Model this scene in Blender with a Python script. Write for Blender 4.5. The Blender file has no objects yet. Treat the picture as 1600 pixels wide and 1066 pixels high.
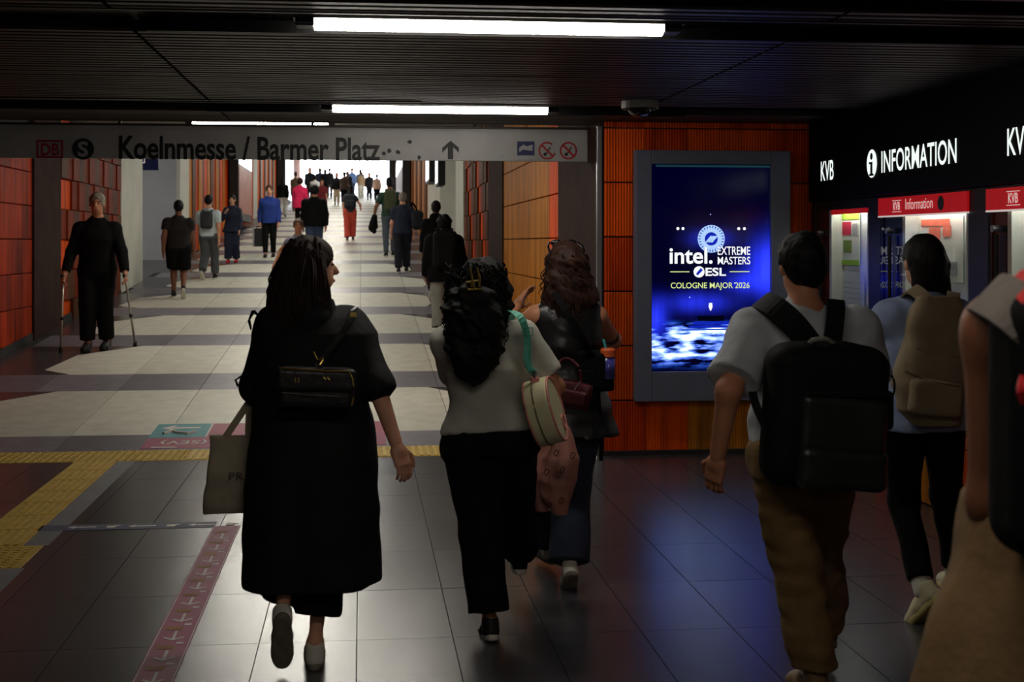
import bpy, math, random
import numpy as np
from mathutils import Vector, Matrix, Euler

random.seed(7)
SC = bpy.context.scene
COL = SC.collection
# ------------------------------------------------------------------ camera
F = 2100.0                       # focal length in pixels of the 1600x1066 frame
HOR, CXP, CZ = 380.0, 800.0, 1.65
TH = math.atan(235.0 / F)        # camera turned a little to the right of the passage axis
cd = bpy.data.cameras.new('camera'); cam = bpy.data.objects.new('camera', cd); COL.objects.link(cam)
cam.location = (0, 0, CZ); cam.rotation_euler = (math.pi / 2, 0, -TH)
cd.sensor_width = 36.0; cd.lens = F / 1600 * 36.0
cd.shift_y = -(533.0 - HOR) / 1600.0
cd.clip_start = 0.05; cd.clip_end = 400
cd.dof.use_dof = True; cd.dof.focus_distance = 8.0; cd.dof.aperture_fstop = 5.0
SC.camera = cam
# ------------------------------------------------------------------ world, exposure
W = bpy.data.worlds.new('world'); SC.world = W; W.use_nodes = True
W.node_tree.nodes['Background'].inputs[0].default_value = (0.86, 0.92, 1.0, 1)
W.node_tree.nodes['Background'].inputs[1].default_value = 8.0
SC.view_settings.view_transform = 'Standard'; SC.view_settings.look = 'None'
SC.view_settings.exposure = 0.0; SC.view_settings.gamma = 1.0; SC.view_settings.use_curve_mapping = False
LAMP_HALL, LAMP_TUNNEL, LAMP_CASE, LAMP_FILL = 26.0, 62.0, 16.0, 24.0
SCREEN_GAIN = 2.6

# ------------------------------------------------------------------ helpers: projection
cT, sT = math.cos(TH), math.sin(TH)
def P(u, v, D):
    xc = (u - CXP) / F
    return Vector((D * (sT + xc * cT), D * (cT - xc * sT), CZ + D * (HOR - v) / F))
RAMP, Y0 = 0.0625, 10.95
def floor_z(y): return max(0.0, RAMP * (y - Y0))
def G(u, v):
    lo, hi = 1.0, 140.0
    for _ in range(60):
        m = (lo + hi) / 2; p = P(u, v, m)
        if p.z > floor_z(p.y): lo = m
        else: hi = m
    return P(u, v, lo)
def on_x(u, X):                  # Y where the view column u meets the plane x = X
    xc = (u - CXP) / F
    return X * (cT - xc * sT) / (sT + xc * cT)

# ------------------------------------------------------------------ helpers: materials
def lin(c):
    return tuple(((x / 255) / 12.92 if x / 255 <= 0.04045 else ((x / 255 + 0.055) / 1.055) ** 2.4) for x in c)
MATS = {}
def mat(name, rgb, rough=0.8, metal=0.0, var=0.12, scale=14.0, bump=0.0, bscale=80.0, spec=0.35, stretch=None, emit=0.0, coords='Object', sheen=0.0):
    if name in MATS: return MATS[name]
    m = bpy.data.materials.new(name); m.use_nodes = True; nt = m.node_tree; N = nt.nodes; L = nt.links
    b = N['Principled BSDF']; c = lin(rgb)
    b.inputs['Roughness'].default_value = rough; b.inputs['Metallic'].default_value = metal
    b.inputs['Specular IOR Level'].default_value = spec
    b.inputs['Base Color'].default_value = (*c, 1)
    if sheen: b.inputs['Sheen Weight'].default_value = sheen
    if emit:
        b.inputs['Emission Color'].default_value = (*c, 1); b.inputs['Emission Strength'].default_value = emit
    if var or bump:
        tc = N.new('ShaderNodeTexCoord'); mp = N.new('ShaderNodeMapping'); L.new(tc.outputs[coords], mp.inputs[0])
        if stretch: mp.inputs['Scale'].default_value = stretch
    if var:
        nz = N.new('ShaderNodeTexNoise'); nz.inputs['Scale'].default_value = scale; nz.inputs['Detail'].default_value = 5
        L.new(mp.outputs[0], nz.inputs['Vector'])
        rp = N.new('ShaderNodeValToRGB'); rp.color_ramp.elements[0].position = 0.3; rp.color_ramp.elements[1].position = 0.7
        rp.color_ramp.elements[0].color = (*[x * (1 - var) for x in c], 1)
        rp.color_ramp.elements[1].color = (*[min(1, x * (1 + var)) for x in c], 1)
        L.new(nz.outputs[0], rp.inputs[0]); L.new(rp.outputs[0], b.inputs['Base Color'])
    if bump:
        n2 = N.new('ShaderNodeTexNoise'); n2.inputs['Scale'].default_value = bscale; n2.inputs['Detail'].default_value = 3
        L.new(mp.outputs[0], n2.inputs['Vector'])
        bp = N.new('ShaderNodeBump'); bp.inputs['Strength'].default_value = bump; bp.inputs['Distance'].default_value = 0.01
        L.new(n2.outputs[0], bp.inputs['Height']); L.new(bp.outputs[0], b.inputs['Normal'])
    MATS[name] = m
    return m
def emat(name, rgb, s):
    if name in MATS: return MATS[name]
    m = bpy.data.materials.new(name); m.use_nodes = True; nt = m.node_tree; nt.nodes.clear()
    e = nt.nodes.new('ShaderNodeEmission'); o = nt.nodes.new('ShaderNodeOutputMaterial')
    e.inputs[0].default_value = (*lin(rgb), 1); e.inputs[1].default_value = s
    nt.links.new(e.outputs[0], o.inputs[0]); MATS[name] = m
    return m
def tile_mat(name, rgb, dirt=0.45):
    """glazed ceramic with fine vertical ribs and streaks of grime"""
    m = mat(name, rgb, rough=0.65, var=0.0, spec=0.07); nt = m.node_tree; N = nt.nodes; L = nt.links; b = N['Principled BSDF']
    tc = N.new('ShaderNodeTexCoord'); g = N.new('ShaderNodeNewGeometry')
    mp = N.new('ShaderNodeMapping'); mp.inputs['Scale'].default_value = (9, 9, 0.8); L.new(g.outputs['Position'], mp.inputs[0])
    nz = N.new('ShaderNodeTexNoise'); nz.inputs['Scale'].default_value = 1.0; nz.inputs['Detail'].default_value = 6; L.new(mp.outputs[0], nz.inputs['Vector'])
    rp = N.new('ShaderNodeValToRGB'); c = lin(rgb)
    rp.color_ramp.elements[0].position = 0.32; rp.color_ramp.elements[0].color = (*[x * (1 - dirt) for x in c], 1)
    rp.color_ramp.elements[1].position = 0.62; rp.color_ramp.elements[1].color = (*[min(1, x * 1.08) for x in c], 1)
    L.new(nz.outputs[0], rp.inputs[0]); L.new(rp.outputs[0], b.inputs['Base Color'])
    wv = N.new('ShaderNodeTexWave'); wv.inputs['Scale'].default_value = 14.0; wv.bands_direction = 'X'
    L.new(tc.outputs['Object'], wv.inputs['Vector'])
    bp = N.new('ShaderNodeBump'); bp.inputs['Strength'].default_value = 0.55; bp.inputs['Distance'].default_value = 0.012
    L.new(wv.outputs[0], bp.inputs['Height']); L.new(bp.outputs[0], b.inputs['Normal'])
    return m

# ------------------------------------------------------------------ helpers: meshes and objects
def tag(o, label=None, cat=None, group=None, kind=None):
    if label: o['label'] = label
    if cat: o['category'] = cat
    if group: o['group'] = group
    if kind: o['kind'] = kind
    return o
def link(name, data, m=None, parent=None):
    o = bpy.data.objects.new(name, data); COL.objects.link(o)
    if m is not None and data is not None and not data.materials: data.materials.append(m)
    if parent is not None: o.parent = parent
    return o
def empty(name, loc=(0, 0, 0), rz=0.0):
    o = bpy.data.objects.new(name, None); COL.objects.link(o); o.location = loc; o.rotation_euler = (0, 0, rz)
    o.empty_display_size = 0.1
    return o
def np_mesh(name, V, Q, smooth=True):
    V = np.asarray(V, np.float32); Q = np.asarray(Q, np.int32)
    me = bpy.data.meshes.new(name); n = Q.shape[1]
    me.vertices.add(len(V)); me.vertices.foreach_set('co', V.ravel())
    me.loops.add(Q.size); me.loops.foreach_set('vertex_index', Q.ravel())
    me.polygons.add(len(Q)); me.polygons.foreach_set('loop_start', np.arange(0, Q.size, n, dtype=np.int32))
    me.update(calc_edges=True)
    me.polygons.foreach_set('use_smooth', np.full(len(Q), smooth)); me.update()
    return me
class MB:
    def __init__(s): s.v = []; s.f = []
    def add(s, v, f):
        o = len(s.v); s.v += [tuple(x) for x in v]; s.f += [tuple(i + o for i in q) for q in f]; return s
    def box(s, x0, x1, y0, y1, z0, z1):
        return s.add([(x0, y0, z0), (x1, y0, z0), (x1, y1, z0), (x0, y1, z0), (x0, y0, z1), (x1, y0, z1), (x1, y1, z1), (x0, y1, z1)],
                     [(0, 3, 2, 1), (4, 5, 6, 7), (0, 1, 5, 4), (1, 2, 6, 5), (2, 3, 7, 6), (3, 0, 4, 7)])
    def prism(s, poly, z0, z1):      # convex outline in xy, counter-clockwise
        n = len(poly)
        z0 = z0 if callable(z0) else (lambda x, y, a=z0: a); z1 = z1 if callable(z1) else (lambda x, y, a=z1: a)
        return s.add([(x, y, z0(x, y)) for x, y in poly] + [(x, y, z1(x, y)) for x, y in poly],
                     [tuple(range(n - 1, -1, -1)), tuple(range(n, 2 * n))] + [(i, (i + 1) % n, n + (i + 1) % n, n + i) for i in range(n)])
    def tube(s, pts, r, n=8, closed=False):
        pts = [Vector(p) for p in pts]; rs = r if isinstance(r, (list, tuple)) else [r] * len(pts); V = []
        for i, p in enumerate(pts):
            if closed: d = pts[(i + 1) % len(pts)] - pts[i - 1]
            else: d = pts[min(i + 1, len(pts) - 1)] - pts[max(i - 1, 0)]
            d.normalize(); a = Vector((0, 0, 1)) if abs(d.z) < 0.9 else Vector((0, 1, 0))
            e1 = d.cross(a).normalized(); e2 = d.cross(e1)
            V += [p + (e1 * math.cos(t) + e2 * math.sin(t)) * rs[i] for t in [2 * math.pi * k / n for k in range(n)]]
        Fc = []; m = len(pts)
        for i in range(m if closed else m - 1):
            j = (i + 1) % m
            Fc += [(i * n + k, i * n + (k + 1) % n, j * n + (k + 1) % n, j * n + k) for k in range(n)]
        if not closed: Fc += [tuple(range(n - 1, -1, -1)), tuple(range((m - 1) * n, m * n))]
        return s.add(V, Fc)
    def ribbon(s, pts, wdir, w, t):  # flat strap: width w along wdir, thickness t
        pts = [Vector(p) for p in pts]; V = []
        for i, p in enumerate(pts):
            d = (pts[min(i + 1, len(pts) - 1)] - pts[max(i - 1, 0)]).normalized()
            wd = Vector(wdir[i] if isinstance(wdir, list) else wdir); wd = (wd - d * wd.dot(d)).normalized(); n = d.cross(wd)
            V += [p + wd * w / 2 + n * t / 2, p - wd * w / 2 + n * t / 2, p - wd * w / 2 - n * t / 2, p + wd * w / 2 - n * t / 2]
        Fc = []
        for i in range(len(pts) - 1):
            Fc += [(i * 4 + k, i * 4 + (k + 1) % 4, i * 4 + 4 + (k + 1) % 4, i * 4 + 4 + k) for k in range(4)]
        Fc += [(3, 2, 1, 0), tuple(len(pts) * 4 - 4 + k for k in range(4))]
        return s.add(V, Fc)
    def disc(s, c, r, axis_m, n=28, r0=0.0, a0=0.0, a1=2 * math.pi, depth=0.003):
        """flat printed ring or disc lying in the xy plane of axis_m"""
        V = []
        for k in range(n + 1):
            a = a0 + (a1 - a0) * k / n
            V += [axis_m @ Vector((c[0] + q * math.cos(a), c[1] + q * math.sin(a), depth)) for q in (r0, r)]
        return s.add(V, [(2 * i, 2 * i + 1, 2 * i + 3, 2 * i + 2) for i in range(n)])
    def flat(s, pts, axis_m, depth=0.003):
        return s.add([axis_m @ Vector((x, y, depth)) for x, y in pts], [tuple(range(len(pts)))])
    def build(s, name, m=None, parent=None, smooth=False):
        me = bpy.data.meshes.new(name); me.from_pydata(s.v, [], s.f); me.update()
        if smooth:
            for p in me.polygons: p.use_smooth = True
        return link(name, me, m, parent)
def box(name, b, m, parent=None): return MB().box(*b).build(name, m, parent)
def bevelled(name, b, m, parent=None, r=0.01, seg=2):
    o = box(name, b, m, parent); md = o.modifiers.new('bevel', 'BEVEL'); md.width = r; md.segments = seg
    return o
M_FRONT = Matrix(((1, 0, 0, 0), (0, 0, -1, 0), (0, 1, 0, 0), (0, 0, 0, 1)))      # faces -y
M_LEFT = Matrix(((0, 0, -1, 0), (-1, 0, 0, 0), (0, 1, 0, 0), (0, 0, 0, 1)))      # faces -x, reads towards -y
def text(name, body, m, M, width=None, height=None, parent=None, extrude=0.002, bold=0.0, spacing=1.0, center=False, flip=False):
    cu = bpy.data.curves.new(name, 'FONT'); cu.body = body; cu.size = 1.0; cu.offset = bold; cu.space_character = spacing; cu.resolution_u = 4
    t = bpy.data.objects.new('tmp', cu); COL.objects.link(t)
    me = bpy.data.meshes.new_from_object(t.evaluated_get(bpy.context.evaluated_depsgraph_get()))
    bpy.data.objects.remove(t)
    co = np.zeros(len(me.vertices) * 3, np.float32); me.vertices.foreach_get('co', co); co = co.reshape(-1, 3)
    x0, x1, y0, y1 = co[:, 0].min(), co[:, 0].max(), co[:, 1].min(), co[:, 1].max()
    sx = width / (x1 - x0) if width else None; sy = height / (y1 - y0) if height else None
    sx = sx or sy; sy = sy or sx
    co[:, 0] = (co[:, 0] - x0) * sx; co[:, 1] = (co[:, 1] - y0) * sy
    if center: co[:, 0] -= (x1 - x0) * sx / 2
    n = len(co); polys = [tuple(p.vertices) for p in me.polygons]
    V = [M @ Vector((a, b, extrude)) for a, b, _ in co]
    me2 = bpy.data.meshes.new(name); me2.from_pydata(V, [], polys); me2.update()
    bpy.data.meshes.remove(me)
    return link(name, me2, m, parent)
def at(M, x, y, z): return Matrix.Translation((x, y, z)) @ M

# ------------------------------------------------------------------ helpers: signed-distance modelling
def nets(D, org, h):
    S = D < 0; nx, ny, nz = D.shape
    c = np.zeros((nx - 1, ny - 1, nz - 1), np.int8); cr = [(a, b, d) for a in (0, 1) for b in (0, 1) for d in (0, 1)]
    for a, b, d in cr: c += S[a:nx - 1 + a, b:ny - 1 + b, d:nz - 1 + d]
    act = (c > 0) & (c < 8); I = np.argwhere(act); N = len(I)
    idx = np.full(act.shape, -1, np.int32); idx[act] = np.arange(N)
    pos = np.zeros((N, 3), np.float32); cnt = np.zeros(N, np.float32)
    val = {k: D[I[:, 0] + k[0], I[:, 1] + k[1], I[:, 2] + k[2]] for k in cr}
    for ax in range(3):
        for k in cr:
            if k[ax]: continue
            k2 = list(k); k2[ax] = 1; fa, fb = val[k], val[tuple(k2)]
            m = (fa < 0) != (fb < 0); t = np.where(m, fa / np.where(m, fa - fb, 1), 0)
            pos += m[:, None] * np.array(k, np.float32); pos[:, ax] += t * m; cnt += m
    V = np.asarray(org, np.float32) + h * (I + pos / cnt[:, None])
    Qs = []
    for ax in range(3):
        a1, a2 = (ax + 1) % 3, (ax + 2) % 3
        s0 = [slice(1, -1)] * 3; s0[ax] = slice(0, -1); s1 = [slice(1, -1)] * 3; s1[ax] = slice(1, None)
        A, B = S[tuple(s0)], S[tuple(s1)]
        for ins, E in ((True, A & ~B), (False, ~A & B)):
            e = np.argwhere(E); o = np.ones(3, int); o[ax] = 0; e = e + o
            q = []
            for da, db in ((-1, -1), (0, -1), (0, 0), (-1, 0)):
                g = e.copy(); g[:, a1] += da; g[:, a2] += db; q.append(idx[g[:, 0], g[:, 1], g[:, 2]])
            q = np.stack(q, 1); Qs.append(q if ins else q[:, ::-1])
    return V, np.concatenate(Qs)
def cone(a, b, ra, rb, k=0.03, flat=False): return ('c', np.array(a, float), np.array(b, float), ra, rb, k, flat)
def ell(c, r, R=None, k=0.02, sub=False): return ('e', np.array(c, float), np.array(r, float), None if R is None else np.array(R, float), k, sub)
def loft(st, M=None, k=0.03, fold=None, p=2.0): return ('l', np.array(st, float), None if M is None else np.array(M, float), k, fold, p)
def rbox(c, hf, R=None, r=0.01, k=0.005, sub=False): return ('b', np.array(c, float), np.array(hf, float), None if R is None else np.array(R, float), r, k, sub)
def plane(pt, n): return ('p', np.array(pt, float), np.array(n, float) / np.linalg.norm(n))
def _bb(p):
    if p[0] == 'c':
        r = max(p[3], p[4]); return np.minimum(p[1], p[2]) - r, np.maximum(p[1], p[2]) + r
    if p[0] == 'e':
        r = p[2] if p[3] is None else np.full(3, p[2].max()); return p[1] - r, p[1] + r
    if p[0] == 'b':
        r = (p[2] if p[3] is None else np.full(3, np.linalg.norm(p[2]))) + p[4]; return p[1] - r, p[1] + r
    if p[0] == 'l':
        s = p[1]; w = (s[:, 3]).max() * 1.25; d = s[:, 4].max() * 1.25
        lo = np.array([s[:, 1].min() - w, s[:, 2].min() - d, s[:, 0].min()]); hi = np.array([s[:, 1].max() + w, s[:, 2].max() + d, s[:, 0].max()])
        if p[2] is None: return lo, hi
        c = np.array([[x, y, z, 1] for x in (lo[0], hi[0]) for y in (lo[1], hi[1]) for z in (lo[2], hi[2])]) @ p[2].T
        return c[:, :3].min(0), c[:, :3].max(0)
def _ev(p, x, y, z):
    if p[0] == 'c':
        a, b, ra, rb = p[1], p[2], p[3], p[4]; d = b - a; L2 = d @ d + 1e-12
        t0 = ((x - a[0]) * d[0] + (y - a[1]) * d[1] + (z - a[2]) * d[2]) / L2; t = np.clip(t0, 0, 1)
        r = np.sqrt((x - a[0] - t * d[0]) ** 2 + (y - a[1] - t * d[1]) ** 2 + (z - a[2] - t * d[2]) ** 2) - (ra + (rb - ra) * t)
        return np.maximum(r, (t0 - 1) * math.sqrt(L2)) if p[6] else r
    if p[0] == 'e':
        X, Y, Z = x - p[1][0], y - p[1][1], z - p[1][2]
        if p[3] is not None:
            R = p[3]; X, Y, Z = (X * R[0, i] + Y * R[1, i] + Z * R[2, i] for i in range(3))
        q = np.sqrt((X / p[2][0]) ** 2 + (Y / p[2][1]) ** 2 + (Z / p[2][2]) ** 2); return (q - 1) * p[2].min()
    if p[0] == 'b':
        X, Y, Z = x - p[1][0], y - p[1][1], z - p[1][2]
        if p[3] is not None:
            R = p[3]; X, Y, Z = (X * R[0, i] + Y * R[1, i] + Z * R[2, i] for i in range(3))
        r = p[4]; a, b, c = np.abs(X) - p[2][0] + r, np.abs(Y) - p[2][1] + r, np.abs(Z) - p[2][2] + r
        return np.sqrt(np.maximum(a, 0) ** 2 + np.maximum(b, 0) ** 2 + np.maximum(c, 0) ** 2) + np.minimum(np.maximum(a, np.maximum(b, c)), 0) - r
    if p[0] == 'l':
        s = p[1]; X, Y, Z = x, y, z
        if p[2] is not None:
            M = p[2]; R = M[:3, :3]; t = M[:3, 3]; X, Y, Z = x - t[0], y - t[1], z - t[2]
            X, Y, Z = (X * R[0, i] + Y * R[1, i] + Z * R[2, i] for i in range(3))
        cx, cy, w, d = (np.interp(Z, s[:, 0], s[:, i]) for i in (1, 2, 3, 4)); X = X - cx; Y = Y - cy
        if p[4] is not None:
            n, amp, ph, za, zb = p[4]; g = 1 + amp * np.clip((Z - za) / (zb - za), 0, 1) * (np.sin(n * np.arctan2(Y, X) + ph) + 0.5 * np.sin((n * 2 - 1) * np.arctan2(Y, X) + ph * 2.3)); w = w * g; d = d * g
        e = p[5]; q = (np.abs(X / w) ** e + np.abs(Y / d) ** e) ** (1 / e)
        return np.maximum((q - 1) * np.minimum(w, d), np.maximum(s[0, 0] - Z, Z - s[-1, 0]))
def sdf(prims, h, noise=None, smooth=1):
    pos = [p for p in prims if p[0] != 'p' and not (p[0] in 'eb' and p[-1] is True)]
    bb = [_bb(p) for p in pos]; pad = 3 * h + (noise[0] * 2 if noise else 0) + 0.012
    lo = np.min([b[0] for b in bb], 0) - pad; hi = np.max([b[1] for b in bb], 0) + pad
    n = np.ceil((hi - lo) / h).astype(int) + 1; D = np.full(n, 0.3, np.float32)
    ax = [lo[i] + h * np.arange(n[i]) for i in range(3)]
    gx, gy, gz = ax[0][:, None, None], ax[1][None, :, None], ax[2][None, None, :]
    for p in prims:
        if p[0] == 'p':
            d = (gx - p[1][0]) * p[2][0] + (gy - p[1][1]) * p[2][1] + (gz - p[1][2]) * p[2][2]; D = np.maximum(D, d.astype(np.float32)); continue
        b0, b1 = _bb(p); pd = 0.05 + 3 * h
        i0 = np.clip(((b0 - pd - lo) / h).astype(int), 0, n); i1 = np.clip(((b1 + pd - lo) / h).astype(int) + 2, 0, n)
        if (i1 <= i0).any(): continue
        sl = tuple(slice(a, b) for a, b in zip(i0, i1))
        d = _ev(p, gx[sl[0]], gy[:, sl[1]], gz[:, :, sl[2]]); A = D[sl]
        if p[0] in 'eb' and p[-1] is True:
            k = p[-2]; H = np.clip(0.5 - 0.5 * (A + d) / k, 0, 1); D[sl] = A * (1 - H) + (-d) * H + k * H * (1 - H); continue
        k = {'c': lambda: p[5], 'e': lambda: p[4], 'l': lambda: p[3], 'b': lambda: p[5]}[p[0]]()
        H = np.clip(0.5 + 0.5 * (A - d) / k, 0, 1); D[sl] = A * (1 - H) + d * H - k * H * (1 - H)
    if noise:
        amp, fr, seed = noise; rs = np.random.RandomState(seed); acc = 0
        for j in range(5):
            v = rs.randn(3); v /= np.linalg.norm(v); f = fr * (0.6 + 0.35 * j); w2 = rs.randn(3); w2 /= np.linalg.norm(w2)
            acc = acc + np.sin(f * (gx * v[0] + gy * v[1] + gz * v[2]) + rs.rand() * 6.3 + 1.3 * np.sin(f * 0.7 * (gx * w2[0] + gy * w2[1] + gz * w2[2]))) / (1 + 0.4 * j)
        D = D + (amp * acc * 0.5).astype(np.float32)
    D[0] = D[-1] = 0.3; D[:, 0] = D[:, -1] = 0.3; D[:, :, 0] = D[:, :, -1] = 0.3
    return nets(D, lo, h)
def sobj(name, prims, h, m, parent=None, noise=None, extra=()):
    V, Q = sdf(prims, h, noise)
    for v, q in extra:
        Q = np.concatenate([Q, q + len(V)]); V = np.concatenate([V, v])
    return link(name, np_mesh(name, V, Q), m, parent)
# ================================================================== SETTING
XL, XR, XI, HC = -4.15, 1.85, 3.54, 2.6          # passage walls, information wall, hall ceiling height
YD = 10.3                                       # plane of the wall that carries the screen
YE = 92.0                                       # daylight end of the passage
TH_ = 0.4245                                    # tile pitch
M_conc = mat('dark_concrete', (44, 42, 42), 0.9, var=0.2, scale=3)
M_brown = mat('brown_panel', (58, 42, 38), 0.9, var=0.18, spec=.06, scale=3, bump=0.15, bscale=30)
M_white = mat('pale_plaster', (196, 196, 184), 0.7, var=0.08, scale=2, bump=0.1, bscale=20)
M_grey = mat('grey_paint', (168, 170, 178), 0.6, var=0.05, scale=2)
M_fdark = mat('dark_floor_stone', (60, 59, 63), 0.27, var=0.16, scale=9, spec=0.7, bump=0.05, bscale=120, coords='Object')
M_fdark2 = mat('dark_floor_stone_b', (65, 64, 68), 0.25, var=0.16, scale=9, spec=0.7, bump=0.05, bscale=120)
M_fgrout = mat('floor_joint', (36, 35, 36), 0.8, var=0.1)
M_flight = mat('light_floor_stone', (206, 204, 190), 0.46, var=0.1, scale=6, spec=0.25)
M_flight2 = mat('light_floor_stone_b', (196, 194, 180), 0.48, var=0.1, scale=6, spec=0.25)
M_fpurp = mat('slate_floor_stone', (124, 120, 128), 0.42, var=0.15, scale=7, spec=0.3)
M_fpurp2 = mat('slate_floor_stone_b', (108, 104, 112), 0.42, var=0.15, scale=7, spec=0.3)
M_slat = mat('ceiling_slat_metal', (68, 64, 60), 0.45, metal=0.35, var=0.12, scale=3)
M_black = mat('black_metal', (14, 14, 15), 0.45, var=0.1)
M_steel = mat('brushed_steel', (150, 150, 152), 0.35, metal=0.9, var=0.05)
T_or = tile_mat('tile_orange', (238, 88, 16)); T_or2 = tile_mat('tile_deep_orange', (208, 66, 12), 0.5)
T_mu = tile_mat('tile_mustard', (200, 124, 34), 0.5); T_ro = tile_mat('tile_red_orange', (184, 56, 10), .5); T_rd = tile_mat('tile_dark_red', (150, 42, 10), .5); T_br = tile_mat('tile_brown', (92, 54, 28), 0.45); T_ru = tile_mat('tile_rust', (134, 48, 16), 0.5)

def struct(o): return tag(o, kind='structure')
# --- floor of the hall: base and single stone slabs
fl = struct(box('floor', (-6.5, 5.0, -5.0, Y0, -0.2, -0.006), M_fgrout))
def slab(name, poly, z0, z1, m, parent):
    return MB().prism(poly, z0, z1).build(name, m, parent)
TX, TY = 0.4, 0.8
slab_me = {}
ix0 = -11
STR0, STR1 = 10.42, 10.94
k = 0
for i in range(-11, 10):
    xa, xb = -0.02 + i * TX, -0.02 + (i + 1) * TX
    if xb < XL or xa > XI: continue
    xa, xb = max(xa, XL), min(xb, XI)
    j = 0; y = 4.02
    while y < 10.4:
        ya, yb = y, min(y + TY, STR0 if xb <= XR + .3 else YD)
        y += TY
        if i * TX < -2.6 and yb < 8.0: continue       # never in view
        if yb - ya < .02: continue
        key = (round(xb - xa, 3), round(yb - ya, 3)); mm = M_fdark if random.random() < .6 else M_fdark2
        kk = key + (mm.name,)
        if kk not in slab_me:
            g = 0.0022; w, l = (xb - xa) / 2 - g, (yb - ya) / 2 - g
            t = MB().box(-w, w, -l, l, -.012, 0)
            me = bpy.data.meshes.new('floor_tile'); me.from_pydata(t.v, [], t.f); me.materials.append(mm); slab_me[kk] = me
        o = link('floor_tile', slab_me[kk], None, fl); o.location = ((xa + xb) / 2, (ya + yb) / 2, random.uniform(-.0006, 0))
near = box('floor_slab', (-6.5, 5.0, -5.0, 4.02, -0.012, 0.0), M_fdark, fl)
box('floor_slab', (XL, -2.6, 4.02, 8.0, -0.012, 0.0), M_fdark, fl)
# --- ramp up the passage
def rz(d=0.0): return lambda x, y: RAMP * (y - Y0) + d
ramp = struct(MB().prism([(-9.5, Y0), (7, Y0), (7, YE + .5), (-9.5, YE + .5)], rz(-.3), rz(-.006)).build('floor', M_fgrout))
def clip(poly, a, b, c):            # keep a*x + b*y <= c
    out = []
    for i, p in enumerate(poly):
        q = poly[(i + 1) % len(poly)]; dp, dq = a * p[0] + b * p[1] - c, a * q[0] + b * q[1] - c
        if dp <= 0: out.append(p)
        if dp * dq < 0:
            t = dp / (dp - dq); out.append((p[0] + t * (q[0] - p[0]), p[1] + t * (q[1] - p[1])))
    return out
def strips(poly, name, mats, ztop, width, parent, x0=-4.02):
    x = x0
    while x < 2.2:
        q = clip(clip(poly, 1, 0, x + width - .003), -1, 0, -x - .003)
        x += width
        if len(q) < 3: continue
        if max(p[0] for p in q) - min(p[0] for p in q) < .03: continue
        slab(name, q, rz(-.008), rz(ztop), random.choice(mats), parent)
BAND, PER = 2.2, 3.245
yb0 = 11.57
nb = int((YE - yb0) / PER) + 1
prev = Y0
for b in range(nb):
    a = yb0 + b * PER; c = min(a + BAND, YE)
    tl, tr = -3.62 + .18 * math.sin(b * 1.7), 1.12 + .1 * math.sin(b * 2.1)
    if b == 0: tl = -3.75
    hexa = [(tl + .35, a), (tr - .1, a), (tr, a + .5), (tr - .02, c - .55), (tr - .45, c), (tl + .75, c), (tl + .12, c - .75), (tl, a + .35)]
    if b < 8:
        strips(hexa, 'floor_tile', [M_flight, M_flight2], 0.0, .8, ramp)
        strips([(XL, prev), (XR, prev), (XR, a), (XL, a)], 'floor_tile', [M_fpurp, M_fpurp2], 0.0, .8, ramp)
    else:
        slab('floor_band', hexa, rz(-.008), rz(0), M_flight, ramp)
        slab('floor_band', [(XL, prev), (XR, prev), (XR, a), (XL, a)], rz(-.008), rz(0), M_fpurp, ramp)
    # dark border left and right of the pale field
    slab('floor_border', [(XL, a), (tl + .35 - .003, a), (tl - .003, a + .35), (tl + .12 - .003, c - .75), (tl + .75 - .003, c), (XL, c)], rz(-.008), rz(0), M_fdark, ramp)
    slab('floor_border', [(XR, a), (XR, c), (tr - .45 + .003, c), (tr - .02 + .003, c - .55), (tr + .003, a + .5), (tr - .1 + .003, a)], rz(-.008), rz(0), M_fdark, ramp)
    prev = c
slab('floor_border', [(-9.4, 25.5), (XL, 25.5), (XL, 31.6), (-9.4, 31.6)], rz(-.008), rz(0), M_fdark2, ramp)
slab('floor_border', [(XR, 25.5), (6.9, 25.5), (6.9, 31.6), (XR, 31.6)], rz(-.008), rz(0), M_fdark2, ramp)
# --- plaza outside the passage, in daylight
zE = floor_z(YE)
pl = struct(box('floor', (-40, 40, YE + .5, YE + 90, zE - .5, zE), mat('plaza_paving', (190, 188, 184), .8, var=.05, scale=1)))

# --- tile laying on walls
tile_cache = {}
def tile_mesh(w, h, d, m):
    key = (round(w, 3), round(h, 3), round(d, 3), m.name)
    if key not in tile_cache:
        a, b, e = w / 2 - .0015, h / 2 - .005, .005
        t = MB().add([(-a, 0, -b), (a, 0, -b), (a, 0, b), (-a, 0, b), (-a, -d + e, -b), (a, -d + e, -b), (a, -d + e, b), (-a, -d + e, b), (-a + e, -d, -b + e), (a - e, -d, -b + e), (a - e, -d, b - e), (-a + e, -d, b - e)],
                     [(0, 1, 5, 4), (1, 2, 6, 5), (2, 3, 7, 6), (3, 0, 4, 7), (4, 5, 9, 8), (5, 6, 10, 9), (6, 7, 11, 10), (7, 4, 8, 11), (8, 9, 10, 11)])
        me = bpy.data.meshes.new('tile'); me.from_pydata(t.v, [], t.f); me.materials.append(m); tile_cache[key] = me
    return tile_cache[key]
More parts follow.
